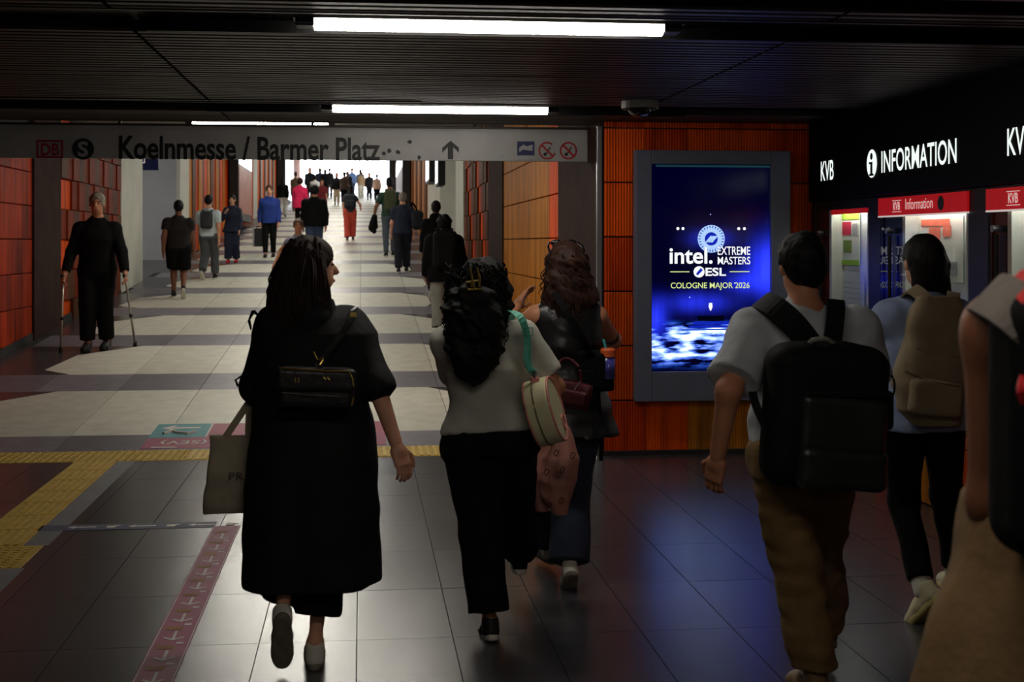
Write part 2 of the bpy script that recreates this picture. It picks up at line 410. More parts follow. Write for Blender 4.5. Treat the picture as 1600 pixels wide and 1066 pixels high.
def lay(parent, side, y0, y1, zt, pick, base, w=.325, zb=None):
    """tile a wall stretch; side 'L' faces +x, 'R' faces -x, 'F' faces -y (y0,y1 then are x)"""
    n = max(1, round((y1 - y0) / w)); ww = (y1 - y0) / n
    for i in range(n):
        c = y0 + (i + .5) * ww
        fz = floor_z(c) if side != 'F' else 0.0
        r = int(fz / TH_)
        while r * TH_ < (zt(c) if callable(zt) else zt) - .01:
            z0 = r * TH_; z1 = min(z0 + TH_, zt(c) if callable(zt) else zt)
            m, d = pick(i, r, n)
            o = link('tile', tile_mesh(ww, z1 - z0, d, m), None, parent)
            if side == 'L': o.location = (base, c, (z0 + z1) / 2); o.rotation_euler = (0, 0, math.pi / 2)
            elif side == 'R': o.location = (base, c, (z0 + z1) / 2); o.rotation_euler = (0, 0, -math.pi / 2)
            else: o.location = (c, base, (z0 + z1) / 2)
            r += 1
def tc(y): return floor_z(y) + 2.85                # passage ceiling
# left wall -----------------------------------------------------------
yl = lambda u: on_x(u, XL)
wl = struct(box('wall_left', (XL - .4, XL - .03, -5.0, 26.0, -.2, 5.0), M_conc))
wl2 = struct(box('wall_left', (XL - .4, XL - .03, 31.4, YE, 0.5, 12.0), M_conc))
yA, yB, yC, yD_, yE_ = yl(50), yl(92), yl(186), yl(230), yl(272)
lay(wl, 'L', yA - 9 * .5, yA, 2.97, lambda i, r, n: ((T_ro if (i * 3 + r) % 4 else T_rd), .03), XL - .03, .5)
bevelled('pilaster', (XL - .03, XL + .03, yA, yB, -.1, 3.6), M_brown, wl, .006)
def relief(i, r, n):
    q = (i * 7 + r * 3) % 5
    return [(T_br, .05), (T_ru, .03), (T_br, .06), (T_or, .02), (T_ru, .05)][q]
def relief_l(i, r, n):
    if i in (0, 1) and r % 2 == 1: return (T_or, .02)
    if i in (4, 5) and r in (2, 3): return (T_or, .02)
    return [(T_br, .07), (T_ru, .05), (T_ru, .07)][(i + r) % 3]
lay(wl, 'L', yB, yC, 3.4, relief_l, XL - .03, .4)
bevelled('column_panel', (XL - .05, XL + .04, yC, 26.0, 0, 4.2), M_white, wl, .01)
# right wall ----------------------------------------------------------
yr = lambda u: on_x(u, XR)
wr = struct(box('wall_right', (XR + .03, XR + .5, YD + .2, 26.0, -.2, 5.0), M_conc))
wr2 = struct(box('wall_right', (XR + .03, XR + .5, 31.4, YE, 0.5, 12.0), M_conc))
y1_, y2_, y3_, y4_ = yr(875), yr(787), yr(765), yr(727)
bevelled('pilaster', (XR - .02, XR + .03, YD + .0, y1_, -.1, 3.2), M_brown, wr, .006)
bevelled('corner_guard', (XR - .035, XR + .005, YD - .012, YD + .03, 0, 2.56), M_steel, wr, .004)
def pick_r(i, r, n):
    f = i / n
    return ((T_or, .03) if f < .14 else (T_mu, .03) if f < .62 or r % 3 else (T_mu, .03))
lay(wr, 'R', y1_, y2_, 3.4, pick_r, XR + .03, .37)
bevelled('pilaster', (XR - .02, XR + .03, y2_, y3_, 0, 3.6), M_brown, wr, .006)
lay(wr, 'R', y3_, y4_, 3.6, relief, XR + .03, .4)
bevelled('column_panel', (XR - .04, XR + .05, y4_, 26.0, 0, 4.2), M_white, wr, .01)
# beyond the side openings the single tiles can no longer be told apart: ribbed coloured columns
def far_wall(parent, X, s, segs):
    for (ya, yb, ms) in segs:
        n = max(1, int((yb - ya) / .65)); groups = {}
        for i in range(n):
            m, d = ms[i % len(ms)]; groups.setdefault((m.name, d), (m, MB()))[1].box(*sorted((X - s * .03, X + s * d)), ya + (yb - ya) * i / n, ya + (yb - ya) * (i + 1) / n - .006, floor_z(ya) - .1, tc(yb) + .05)
        for (nm, d), (m, b) in groups.items(): tag(b.build('tile_field', m, parent), kind='stuff')
warm = [(T_mu, .03), (T_br, .05), (T_or2, .02), (T_mu, .05), (T_ru, .03), (T_or, .02)]
far_wall(wl2, XL, 1, [(31.2, 32.8, [(M_white, .05)]), (32.8, 41.5, warm), (41.5, 52, [(T_or2, .03), (T_ru, .05), (T_mu, .03)]), (52, 54, [(M_white, .05)]), (54, YE, [(T_mu, .03), (T_or, .03), (T_br, .06), (M_white, .04)])])
far_wall(wr2, XR, -1, [(31.2, 37.0, [(M_white, .04)]), (37.0, 52, [(T_mu, .03), (T_br, .06), (T_or2, .03), (T_mu, .05), (T_br, .03)]), (52, 66, [(T_ru, .04), (T_mu, .03)]), (66, YE, [(M_white, .03), (T_ru, .03), (T_mu, .05)])])
# side passages
sl_ = struct(MB().box(-9.5, XL - .03, 31.2, 31.5, .5, 5.0).box(-9.5, XL - .4, 25.7, 26.0, .2, 5.0).box(-9.8, -9.5, 25.7, 31.5, .2, 5.0).build('wall_left', M_grey))
sr_ = struct(MB().box(XR + .03, 7, 31.2, 31.5, .5, 5.0).box(XR + .5, 7, 25.7, 26.0, .2, 5.0).box(7, 7.3, 25.7, 31.5, .2, 5.0).build('wall_right', M_white))
# skirting
struct(MB().add([(XL, YA_, RAMP * (max(YA_, Y0) - Y0) + z) for z in (0, .1) for YA_ in (Y0, 26.0)] + [(XL + .015, YA_, RAMP * (YA_ - Y0) + z) for z in (0, .1) for YA_ in (Y0, 26.0)],
                [(4, 5, 7, 6), (6, 7, 3, 2), (0, 4, 6, 2), (5, 1, 3, 7)]).build('baseboard_left', M_conc))
# passage ceiling and hall ceiling
struct(MB().prism([(-9.8, 11.2), (7.3, 11.2), (7.3, YE), (-9.8, YE)], lambda x, y: tc(y), lambda x, y: tc(y) + .3).build('ceiling', mat('passage_ceiling', (120, 116, 108), .8, var=.1, scale=2)))
hc = struct(box('ceiling', (-6.5, 5.0, -5.0, 11.2, HC + .06, HC + .45), M_black))
struct(box('wall_back', (-6.5, 5.0, -5.2, -5.0, -.2, 3.0), M_conc))
ch1, ch2, ch0 = (5.62, 6.08), (9.22, 9.78), (5.05, 5.3)
me_s = None; y = 4.6
while y < 10.7:
    inch = any(a - .05 < y < b for a, b in (ch1, ch2, ch0))
    if not inch:
        for (xa, xb) in ((XL, -1.02), (-1.0, 1.98), (2.0, XI)):
            if me_s is None: me_s = {}
            if xa not in me_s:
                w = xb - xa
                t = MB().add([(0, 0, .05), (0, .0, .012), (0, .012, 0), (0, .062, 0), (0, .074, .012), (0, .074, .05), (w, 0, .05), (w, .0, .012), (w, .012, 0), (w, .062, 0), (w, .074, .012), (w, .074, .05)],
                             [(i, i + 1, i + 7, i + 6) for i in range(5)] + [(0, 5, 4, 3, 2, 1), (6, 7, 8, 9, 10, 11)])
                me = bpy.data.meshes.new('slat'); me.from_pydata(t.v, [], t.f); me.materials.append(M_slat); me_s[xa] = me
            o = link('slat', me_s[xa], None, hc); o.location = (xa, y, HC + random.uniform(-.001, .001))
    y += .092
# thin metal rails alongside the light channels
for (xa, xb, yy) in ((-1.6, XI, 5.58), (-.95, XI, 6.12), (-1.35, 1.6, 9.18), (-1.1, 2.4, 9.82), (-2.6, .4, 9.05)):
    box('rail', (xa, xb, yy - .012, yy + .012, HC - .006, HC + .05), M_black, hc)
# header between hall ceiling and passage ceiling
struct(box('trim_1', (-6.5, 5.0, 11.18, 11.3, HC + .05, 3.4), M_conc))

# --- wall with the screen
wd = struct(box('wall_front', (XR, 5.0, YD + .02, YD + .2, -.2, HC + .1), M_conc))
lay(wd, 'F', XR + .02, XI, HC, lambda i, r, n: ((T_mu, .022) if r == 0 and i > 1 else (T_or if (i + r) % 3 else T_or2, .022)), YD + .02)
struct(box('baseboard_front', (XR, XI, YD - .03, YD + .02, 0, .035), M_conc))
# --- information wall on the right: plinth tiles, fascia, back
struct(box('wall_right', (XI + .345, XI + .7, -5.0, YD + .2, -.2, HC + .1), M_black))
wi = struct(box('wall_right', (XI + .02, XI + .34, -5.0, YD + .02, -.2, .795), M_black))
lay(wi, 'R', 4.0, YD, .80, lambda i, r, n: ((T_or if (i + r) % 3 else T_mu), .022), XI + .02)
wi0 = struct(bevelled('trim_2', (XI - .03, XI + .338, -5.0, YD, 1.975, HC + .02), mat('black_fascia', (4, 4, 5), .6, var=.1, spec=.1), None, .008))
E_let = emat('lit_letters', (236, 246, 240), 1.1)
for body, ya, ybb, z0, z1 in (('KVB', 10.0, 9.72, 2.125, 2.275), ('INFORMATION', 8.79, 7.63, 2.125, 2.275), ('KVB', 7.0, 6.72, 2.125, 2.275)):
    text('lettering', body, E_let, at(M_LEFT, XI - .031, ya, z0), width=ya - ybb, height=z1 - z0, parent=wi0, bold=.012)
ib = MB()
Mi = at(M_LEFT, XI - .031, 8.96, 2.2)
ib.disc((0, 0), .098, Mi @ Matrix.Diagonal((.95, 1, 1, 1)), r0=0.0)
ib.build('information_disc', E_let, wi0)
ik_ = MB().disc((0, .05), .024, Mi, depth=.006).flat([(-.045, .012), (.02, .012), (.02, -.07), (.04, -.07), (.04, -.085), (-.04, -.085), (-.04, -.07), (-.02, -.07), (-.02, -.003), (-.045, -.003)][::-1], Mi, .006)
ik_.build('information_symbol', mat('black_print', (6, 6, 6), .6, var=0), wi0)
# ================================================================== THINGS OF THE PLACE
# --- ceiling lamps
def tube_lamp(x0, x1, y, z, em, label, grp, slope=0.0):
    r = empty('ceiling_lamp', ((x0 + x1) / 2, y, z))
    tag(r, label, 'lamp', grp); w = (x1 - x0) / 2
    pr = [(-.075, .06), (-.075, .03), (-.06, .012), (.06, .012), (.075, .03), (.075, .06)]
    b = MB().add([(sx * (w + .09), a, c) for sx in (-1, 1) for a, c in pr], [(i, i + 1, i + 7, i + 6) for i in range(5)] + [(5, 4, 3, 2, 1, 0), (6, 7, 8, 9, 10, 11), (0, 6, 11, 5)])
    b.build('housing', M_slat, r)
    pr2 = [(.055 * math.cos(t), .012 - .045 * math.sin(t)) for t in [math.pi * k / 8 for k in range(9)]]
    MB().add([(sx * w, a, c) for sx in (-1, 1) for a, c in pr2], [(i, i + 1, i + 10, i + 9) for i in range(8)] + [tuple(range(8, -1, -1)), tuple(range(9, 18))]).build('diffuser', em, r)
    for sx in (-1, 1): bevelled('end_cap', (sx * (w + .04) - .04, sx * (w + .04) + .04, -.06, .06, -.02, .03), M_black, r, .006)
    return r
E_h = emat('lamp_hall', (255, 248, 236), LAMP_HALL); E_t = emat('lamp_passage', (255, 250, 236), LAMP_TUNNEL)
a = P(491, 38, 5.75); b = P(1051, 42, 5.75)
tube_lamp(a.x, b.x, 5.85, HC + .0, E_h, 'long fluorescent ceiling lamp nearest the viewer, at the top', 'hall ceiling lamps')
a = P(520, 172, 9.45); b = P(859, 174, 9.45)
tube_lamp(a.x, b.x, 9.5, HC + .0, E_h, 'fluorescent ceiling lamp in front of the direction sign, the smaller one', 'hall ceiling lamps')
for y_, nm_ in ((2.2, 'added fill lamp above and just ahead of the viewer, out of frame'), (-1.4, 'added fill lamp behind the viewer, out of frame')):  # unseen lamps added only to brighten the backs of the foreground people
    tube_lamp(-.3, 1.25, y_, HC + .0, emat('lamp_added_fill', (255, 244, 230), LAMP_FILL), nm_, 'hall ceiling lamps')
y = 12.75; first = True
while y < YE - 2:
    tube_lamp(-.85 if first else -2.0, .68 if first else -.4, y, tc(y) - .1, E_t, 'fluorescent lamp just visible above the top edge of the direction sign' if first else 'fluorescent lamp on the passage ceiling behind the direction sign', 'passage ceiling lamps')
    first = False; y += 3.6
for x_, w_, nm in ((-6.4, 1, 'left'), (4.2, 1, 'right')):
    tube_lamp(x_ - .75, x_ + .75, 28.5, floor_z(28.5) + 2.75, E_t, f'fluorescent lamp on the ceiling of the {nm} side passage', 'side passage lamps')
# --- dome camera
r = empty('dome_camera', P(1000, 166, 9.0)); tag(r, 'small dark dome camera hanging under the slatted ceiling', 'camera')
r.location.z = HC - .05
MB().prism([(.125 * math.cos(t), .125 * math.sin(t)) for t in [2 * math.pi * k / 24 for k in range(24)]], .0, .055).build('base', mat('camera_housing', (120, 118, 114), .5), r)
V, Q = sdf([ell((0, 0, .005), (.085, .085, .062)), plane((0, 0, .004), (0, 0, 1))], .006); link('dome', np_mesh('dome', V, Q), mat('smoked_dome', (16, 16, 18), .08, var=0, spec=.6), r)
MB().tube([(.105 * math.cos(t), .105 * math.sin(t), -.004) for t in [2 * math.pi * k / 20 for k in range(20)]], .006, 6, True).build('trim_ring', M_black, r)

# --- direction sign over the passage mouth
YS = 10.82
s0, s1 = P(0, 252, 10.9).z, P(0, 202, 10.9).z
xs1 = XR - .02
sg = empty('direction_sign', (0, YS, s0)); tag(sg, 'long pale overhead sign reading Koelnmesse / Barmer Platz', 'sign')
M_sign = mat('sign_panel', (150, 147, 145), .42, var=.22, scale=1.8, spec=.5)
joints = [XL - 1.2, P(331, 230, 10.6).x, xs1]
H_ = s1 - s0
for xa, xb in zip(joints[:-1], joints[1:]): bevelled('panel', (xa, xb - .0004, 0, .035, 0, H_), M_sign, sg, .003)
bevelled('top_rail', (joints[0], xs1, -.006, .06, H_, H_ + .018), M_slat, sg, .004)
for xx in (-3.4, -1.9, -.4, .9): box('hanger', (xx, xx + .02, .02, .03, H_ + .018, 2.72 - s0), M_black, sg)
def sp(u, v): p = P(u, v, 1.0); t = YS / p.y; return (p.x * t, CZ + (p.z - CZ) * t - s0)    # pixel on the sign face
Ms = at(M_FRONT, 0, -.001, 0)
K = mat('sign_black_print', (10, 10, 12), .5, var=.1); RD = mat('sign_red_print', (150, 24, 30), .5, var=.15); BL = mat('sign_blue_print', (28, 34, 84), .5, var=.1); GP = mat('sign_pale_print', (150, 148, 150), .5, var=.1)
def sign_text(body, u0, u1, v0, v1, m, bold=.02, depth=.002):
    (xa, za), (xb, zb) = sp(u0, v1), sp(u1, v0)
    return text('lettering', body, m, at(M_FRONT, xa, -depth, za), width=xb - xa, height=zb - za, parent=sg, bold=bold)
sign_text('Koelnmesse / Barmer Platz', 186, 594, 215, 249, K, .022)
(xa, za), (xb, zb) = sp(57, 247), sp(99, 219)
fr = MB(); t_ = .016
for q in ((xa, xb, za, za + t_), (xa, xb, zb - t_, zb), (xa, xa + t_, za + t_, zb - t_), (xb - t_, xb, za + t_, zb - t_)): fr.flat([(q[0], q[2]), (q[1], q[2]), (q[1], q[3]), (q[0], q[3])], Ms)
fr.build('logo_frame', RD, sg)
sign_text('DB', 64, 93, 224, 243, RD, .03)
c = sp(130, 233); MB().disc(c, .084, Ms).build('logo_disc', mat('sign_green_black', (12, 24, 22), .5), sg)
sign_text('S', 122, 138, 221, 245, GP, .03, .006)
ar = MB()
ar.flat([sp(u, v) for u, v in ((699.5, 249), (708, 249), (708, 230), (717, 239), (717, 231), (704, 220), (691, 231), (691, 239), (699.5, 230))], Ms); ar.build('arrow', K, sg)
MB().flat([sp(808, 243), sp(835, 243), sp(835, 221), sp(808, 221)], Ms).build('camera_pictogram_field', BL, sg)
MB().flat([sp(u, v) for u, v in ((811, 238), (817, 234), (832, 236), (832, 226), (823, 229), (818, 226), (811, 231))], Ms, .006).build('camera_pictogram', GP, sg)
MB().flat([sp(807, 249), sp(836, 249), sp(836, 244), sp(807, 244)], Ms).build('camera_notice', GP, sg)
for uu, gap in ((855, 1.2), (888, 0)):
    c = sp(uu, 235.5); pr = MB().disc(c, .072, Ms, r0=.058, a0=.9 if gap else 0, a1=.9 + 2 * math.pi - gap if gap else 2 * math.pi)
    d = .045; pr.flat([(c[0] - d - .006, c[1] + d - .006), (c[0] + d - .006, c[1] - d - .006), (c[0] + d + .006, c[1] - d + .006), (c[0] - d + .006, c[1] + d + .006)], Ms, .005)
    pr.build('prohibition_ring', RD, sg)
    pk = MB().flat([(c[0] - .02, c[1] - .035), (c[0] - .008, c[1] - .035), (c[0] + .03, c[1] + .028), (c[0] + .022, c[1] + .034)], Ms, .004).disc((c[0] - .018, c[1] - .03), .014, Ms, depth=.0045)
    pk.build('prohibition_symbol', K, sg)
wn = MB(); rr = random.Random(3)
for (u, v) in ((160, 219), (600, 240), (608, 236), (606, 246), (622, 238), (655, 246), (680, 240), (785, 244), (640, 222), (512, 234), (506, 246)):
    c = sp(u, v); n = 6; wn = MB().flat([(c[0] + rr.uniform(.6, 1) * .022 * math.cos(t), c[1] + rr.uniform(.6, 1) * .022 * math.sin(t)) for t in [2 * math.pi * k / n for k in range(n)]], Ms, .0015)
    wn.build('scuff', K if rr.random() < .5 else GP, sg)

# --- screen
FX0, FX1, FZ0, FZ1 = 2.1, 3.33, .425, 2.37
SX0, SX1, SZ0, SZ1 = 2.228, 3.178, .655, 2.262
sc_ = empty('advertising_screen', (2.7, YD, FZ0)); tag(sc_, 'tall lit blue advertising screen in a grey frame on the orange wall', 'screen')
M_fr = mat('screen_frame_grey', (108, 113, 130), .5, var=.06, metal=.2)
def sb(nm, b, m): 
    o = bevelled(nm, (b[0] - 2.7, b[1] - 2.7, b[2] - YD, b[3] - YD, b[4] - FZ0, b[5] - FZ0), m, sc_, .006); return o
sb('frame', (FX0, SX0, YD - .11, YD, FZ0, FZ1), M_fr); sb('frame', (SX1, FX1, YD - .11, YD, FZ0, FZ1), M_fr)
sb('frame', (SX0, SX1, YD - .11, YD, FZ0, SZ0), M_fr); sb('frame', (SX0, SX1, YD - .11, YD, SZ1, FZ1), M_fr)
ms = bpy.data.materials.new('screen_picture'); ms.use_nodes = True; nt = ms.node_tree; nt.nodes.clear(); N = nt.nodes; L = nt.links
out = N.new('ShaderNodeOutputMaterial'); em = N.new('ShaderNodeEmission'); gl = N.new('ShaderNodeBsdfGlossy'); gl.inputs['Roughness'].default_value = .15; gl.inputs[0].default_value = (.03, .03, .03, 1); ad = N.new('ShaderNodeAddShader')
L.new(em.outputs[0], ad.inputs[0]); L.new(gl.outputs[0], ad.inputs[1]); L.new(ad.outputs[0], out.inputs[0])
tcn = N.new('ShaderNodeTexCoord'); sep = N.new('ShaderNodeSeparateXYZ'); L.new(tcn.outputs['Generated'], sep.inputs[0])
def mth(op, a, b=None, c=None):
    n = N.new('ShaderNodeMath'); n.operation = op; n.use_clamp = False
    for i, q in enumerate((a, b, c)):
        if q is None: continue
        if isinstance(q, (int, float)): n.inputs[i].default_value = q
        else: L.new(q, n.inputs[i])
    return n.outputs[0]
gx_, gz_ = sep.outputs[0], sep.outputs[2]
def blob(cx, cz, sx, sz, amp):
    a = mth('DIVIDE', mth('SUBTRACT', gx_, cx), sx); b = mth('DIVIDE', mth('SUBTRACT', gz_, cz), sz)
    r2 = mth('ADD', mth('MULTIPLY', a, a), mth('MULTIPLY', b, b)); return mth('MULTIPLY', mth('POWER', 2.718, mth('MULTIPLY', r2, -1.0)), amp)
def band(z0, z1, s=.02):
    u_ = mth('SMOOTH_MIN', 1.0, 1.0, 0) if False else None
    n = N.new('ShaderNodeMapRange'); n.interpolation_type = 'SMOOTHSTEP'; L.new(gz_, n.inputs[0]); n.inputs[1].default_value = z0 - s; n.inputs[2].default_value = z0 + s; n.inputs[3].default_value = 0; n.inputs[4].default_value = 1
    n2 = N.new('ShaderNodeMapRange'); n2.interpolation_type = 'SMOOTHSTEP'; L.new(gz_, n2.inputs[0]); n2.inputs[1].default_value = z1 - s; n2.inputs[2].default_value = z1 + s; n2.inputs[3].default_value = 1; n2.inputs[4].default_value = 0
    return mth('MULTIPLY', n.outputs[0], n2.outputs[0])
nz = N.new('ShaderNodeTexNoise'); mp = N.new('ShaderNodeMapping'); mp.inputs['Scale'].default_value = (3.2, 1, 26); L.new(tcn.outputs['Generated'], mp.inputs[0]); L.new(mp.outputs[0], nz.inputs['Vector']); nz.inputs['Scale'].default_value = 1.3; nz.inputs['Detail'].default_value = 6
nr = N.new('ShaderNodeMapRange'); L.new(nz.outputs[0], nr.inputs[0]); nr.inputs[1].default_value = .42; nr.inputs[2].default_value = .68
water = mth('MULTIPLY', mth('MULTIPLY', nr.outputs[0], band(.03, .225, .03)), mth('ADD', .35, mth('ADD', blob(.2, .12, .4, .07, 1.2), blob(.55, .2, .5, .03, 1.3))))
nz2 = N.new('ShaderNodeTexNoise'); mp2 = N.new('ShaderNodeMapping'); mp2.inputs['Scale'].default_value = (9, 1, 1.5); mp2.inputs['Rotation'].default_value = (0, .5, 0); L.new(tcn.outputs['Generated'], mp2.inputs[0]); L.new(mp2.outputs[0], nz2.inputs['Vector']); nz2.inputs['Scale'].default_value = 1.4
ray = mth('MULTIPLY', mth('ADD', .45, nz2.outputs[0]), mth('ADD', mth('ADD', blob(1.0, .5, .15, .12, .6), blob(.8, .43, .16, .05, .28)), mth('ADD', blob(.4, .33, .26, .045, .24), mth('ADD', blob(.02, .25, .10, .08, .4), blob(.5, .64, .16, .04, .16)))))
vo = N.new('ShaderNodeTexVoronoi'); vo.inputs['Scale'].default_value = 11; mp3 = N.new('ShaderNodeMapping'); mp3.inputs['Scale'].default_value = (.6, 1, 1.0); L.new(tcn.outputs['Generated'], mp3.inputs[0]); L.new(mp3.outputs[0], vo.inputs['Vector'])
star = mth('MULTIPLY', mth('LESS_THAN', vo.outputs[0], .035), band(.28, .97))
lum = mth('ADD', mth('ADD', water, ray), .006)
def comb(r_, g_, b_):
    n = N.new('ShaderNodeCombineColor')
    for i, q in enumerate((r_, g_, b_)): L.new(q, n.inputs[i])
    return n.outputs[0]
w2 = mth('MULTIPLY', water, water)
R_ = mth('ADD', mth('MULTIPLY', ray, .022), mth('ADD', mth('MULTIPLY', w2, .55), mth('MULTIPLY', star, .35)))
G_ = mth('ADD', mth('MULTIPLY', ray, .04), mth('ADD', mth('ADD', mth('MULTIPLY', w2, .6), mth('MULTIPLY', water, .12)), mth('MULTIPLY', star, .4)))
B_ = mth('ADD', mth('ADD', mth('MULTIPLY', ray, .95), mth('MULTIPLY', water, 1.1)), mth('ADD', .004, mth('MULTIPLY', star, .7)))
L.new(comb(R_, G_, B_), em.inputs[0]); em.inputs[1].default_value = 1.25 * SCREEN_GAIN
o = box('picture', (SX0 - 2.7, SX1 - 2.7, -.06, -.05, SZ0 - FZ0, SZ1 - FZ0), ms, sc_)
# things printed in light on the screen: measured on the photograph
kx, kz = (SX1 - SX0) / (1200 - 1014), (SZ1 - SZ0) / (580 - 258)
def q_(u, v): return (SX0 + (u - 1014) * kx - 2.7, SZ1 - (v - 258) * kz - FZ0)
Mq = at(M_FRONT, 0, -.06, 0)
EW = emat('screen_white', (250, 252, 255), 1.0); EY = emat('screen_yellow', (222, 236, 150), .95); EC = emat('screen_cyan', (176, 210, 255), 1.0); EB = emat('screen_deep_blue', (18, 40, 190), .9); EN = emat('screen_night', (4, 6, 30), .5)
def stext(body, u0, u1, v0, v1, m, bold=.02, d=.063):
    (xa, za), (xb, zb) = q_(u0, v1), q_(u1, v0)
    text('lettering', body, m, at(M_FRONT, xa, -d, za), width=xb - xa, height=zb - za, parent=sc_, bold=bold)
stext('intel.', 1043, 1110, 387, 413, EW, .02)
stext('EXTREME', 1118, 1169, 386, 399, EW, .008); stext('MASTERS', 1118, 1169, 402, 414, EW, .008)
stext('ESL', 1099, 1131, 419, 432, EW, .025); stext('COLOGNE MAJOR 2026', 1045, 1168, 442, 454, EY, .006)
for a, b in ((1044, 1074), (1137, 1168)):
    (xa, za), (xb, zb) = q_(a, 426), q_(b, 424.6); MB().flat([(xa, za), (xb, za), (xb, zb), (xa, zb)], Mq).build('line', EY, sc_)
c = q_(1089, 425.5); MB().disc(c, .044, Mq).build('emblem_disc', EW, sc_)
MB().flat([(c[0] - .026, c[1] - .016), (c[0] - .012, c[1] - .028), (c[0] + .03, c[1] + .014), (c[0] + .012, c[1] + .03)], Mq, .006).build('emblem_bar', EB, sc_)
c = q_(1108, 374); MB().disc(c, .108, Mq, r0=.052).build('emblem_ring', EC, sc_)
sp_ = MB()
for k_ in range(26):
    a = 2 * math.pi * k_ / 26; da = .05
    sp_ = MB().flat([(c[0] + .078 * math.cos(a), c[1] + .078 * math.sin(a)), (c[0] + .096 * math.cos(a - da), c[1] + .096 * math.sin(a - da)), (c[0] + .106 * math.cos(a), c[1] + .106 * math.sin(a)), (c[0] + .096 * math.cos(a + da), c[1] + .096 * math.sin(a + da))], Mq, .005)
    sp_.build('emblem_facet', EB, sc_)
MB().disc(c, .046, Mq).build('emblem_disc', EB, sc_)
for s_ in (-1, 0, 1):
    x_ = c[0] + s_ * .02; MB().flat([(x_ - .026, c[1] - .024), (x_ - .014, c[1] - .03), (x_ + .03, c[1] + .018), (x_ + .016, c[1] + .026)], Mq, .006).build('emblem_bar', EC, sc_)
c = q_(1107, 480); MB().flat([(c[0] - .012, c[1] + .03), (c[0] - .016, c[1]), (c[0] - .004, c[1] - .03), (c[0] + .004, c[1] - .03), (c[0] + .016, c[1]), (c[0] + .012, c[1] + .03)][::-1], Mq).build('trophy', EW, sc_)
for (a, b, v0, v1) in ((1087, 1128, 494, 502), (1080, 1136, 503, 508), (1073, 1140, 509, 513), (1066, 1146, 514, 517)):
    (xa, za), (xb, zb) = q_(a, v1), q_(b, v0); MB().flat([(xa, za), (xb, za), (xb, zb), (xa, zb)], Mq).build('step', emat('screen_step', (70, 110, 230), .8) if v0 > 512 else EB if v0 > 502 else EN, sc_)
for u in (1056, 1064, 1151, 1160):
    c = q_(u, 358); MB().disc(c, .012, Mq @ Matrix.Diagonal((.6, 1, 1, 1)) if False else Mq, 10).build('spotlight', EW, sc_)
(xa, za), (xb, zb) = q_(1022, 262), q_(1200, 259); MB().flat([(xa, za), (xb, za), (xb, zb), (xa, zb)], Mq).build('top_glow', emat('screen_teal', (40, 90, 100), .35), sc_)

# --- information cabinets
M_frame = mat('cabinet_frame', (16, 16, 17), .4, var=.1); M_back = mat('cabinet_back', (206, 214, 208), .8, var=.04)
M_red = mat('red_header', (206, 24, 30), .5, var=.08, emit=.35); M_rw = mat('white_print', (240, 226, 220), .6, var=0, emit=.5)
mg = bpy.data.materials.new('cabinet_glass'); mg.use_nodes = True; nt = mg.node_tree; nt.nodes.clear()
o_ = nt.nodes.new('ShaderNodeOutputMaterial'); mx = nt.nodes.new('ShaderNodeMixShader'); tr = nt.nodes.new('ShaderNodeBsdfTransparent'); g2 = nt.nodes.new('ShaderNodeBsdfGlossy'); fr_ = nt.nodes.new('ShaderNodeFresnel'); fr_.inputs[0].default_value = 1.32
g2.inputs['Roughness'].default_value = 0.01; gb = nt.nodes.new('ShaderNodeNewGeometry'); sb_ = nt.nodes.new('ShaderNodeMath'); sb_.operation = 'SUBTRACT'; sb_.inputs[0].default_value = 1.0; nt.links.new(gb.outputs['Backfacing'], sb_.inputs[1]); ml_ = nt.nodes.new('ShaderNodeMath'); ml_.operation = 'MULTIPLY'; nt.links.new(fr_.outputs[0], ml_.inputs[0]); nt.links.new(sb_.outputs[0], ml_.inputs[1]); nt.links.new(ml_.outputs[0], mx.inputs[0]); nt.links.new(tr.outputs[0], mx.inputs[1]); nt.links.new(g2.outputs[0], mx.inputs[2]); nt.links.new(mx.outputs[0], o_.inputs[0])
E_case = emat('cabinet_lamp', (240, 250, 246), LAMP_CASE)
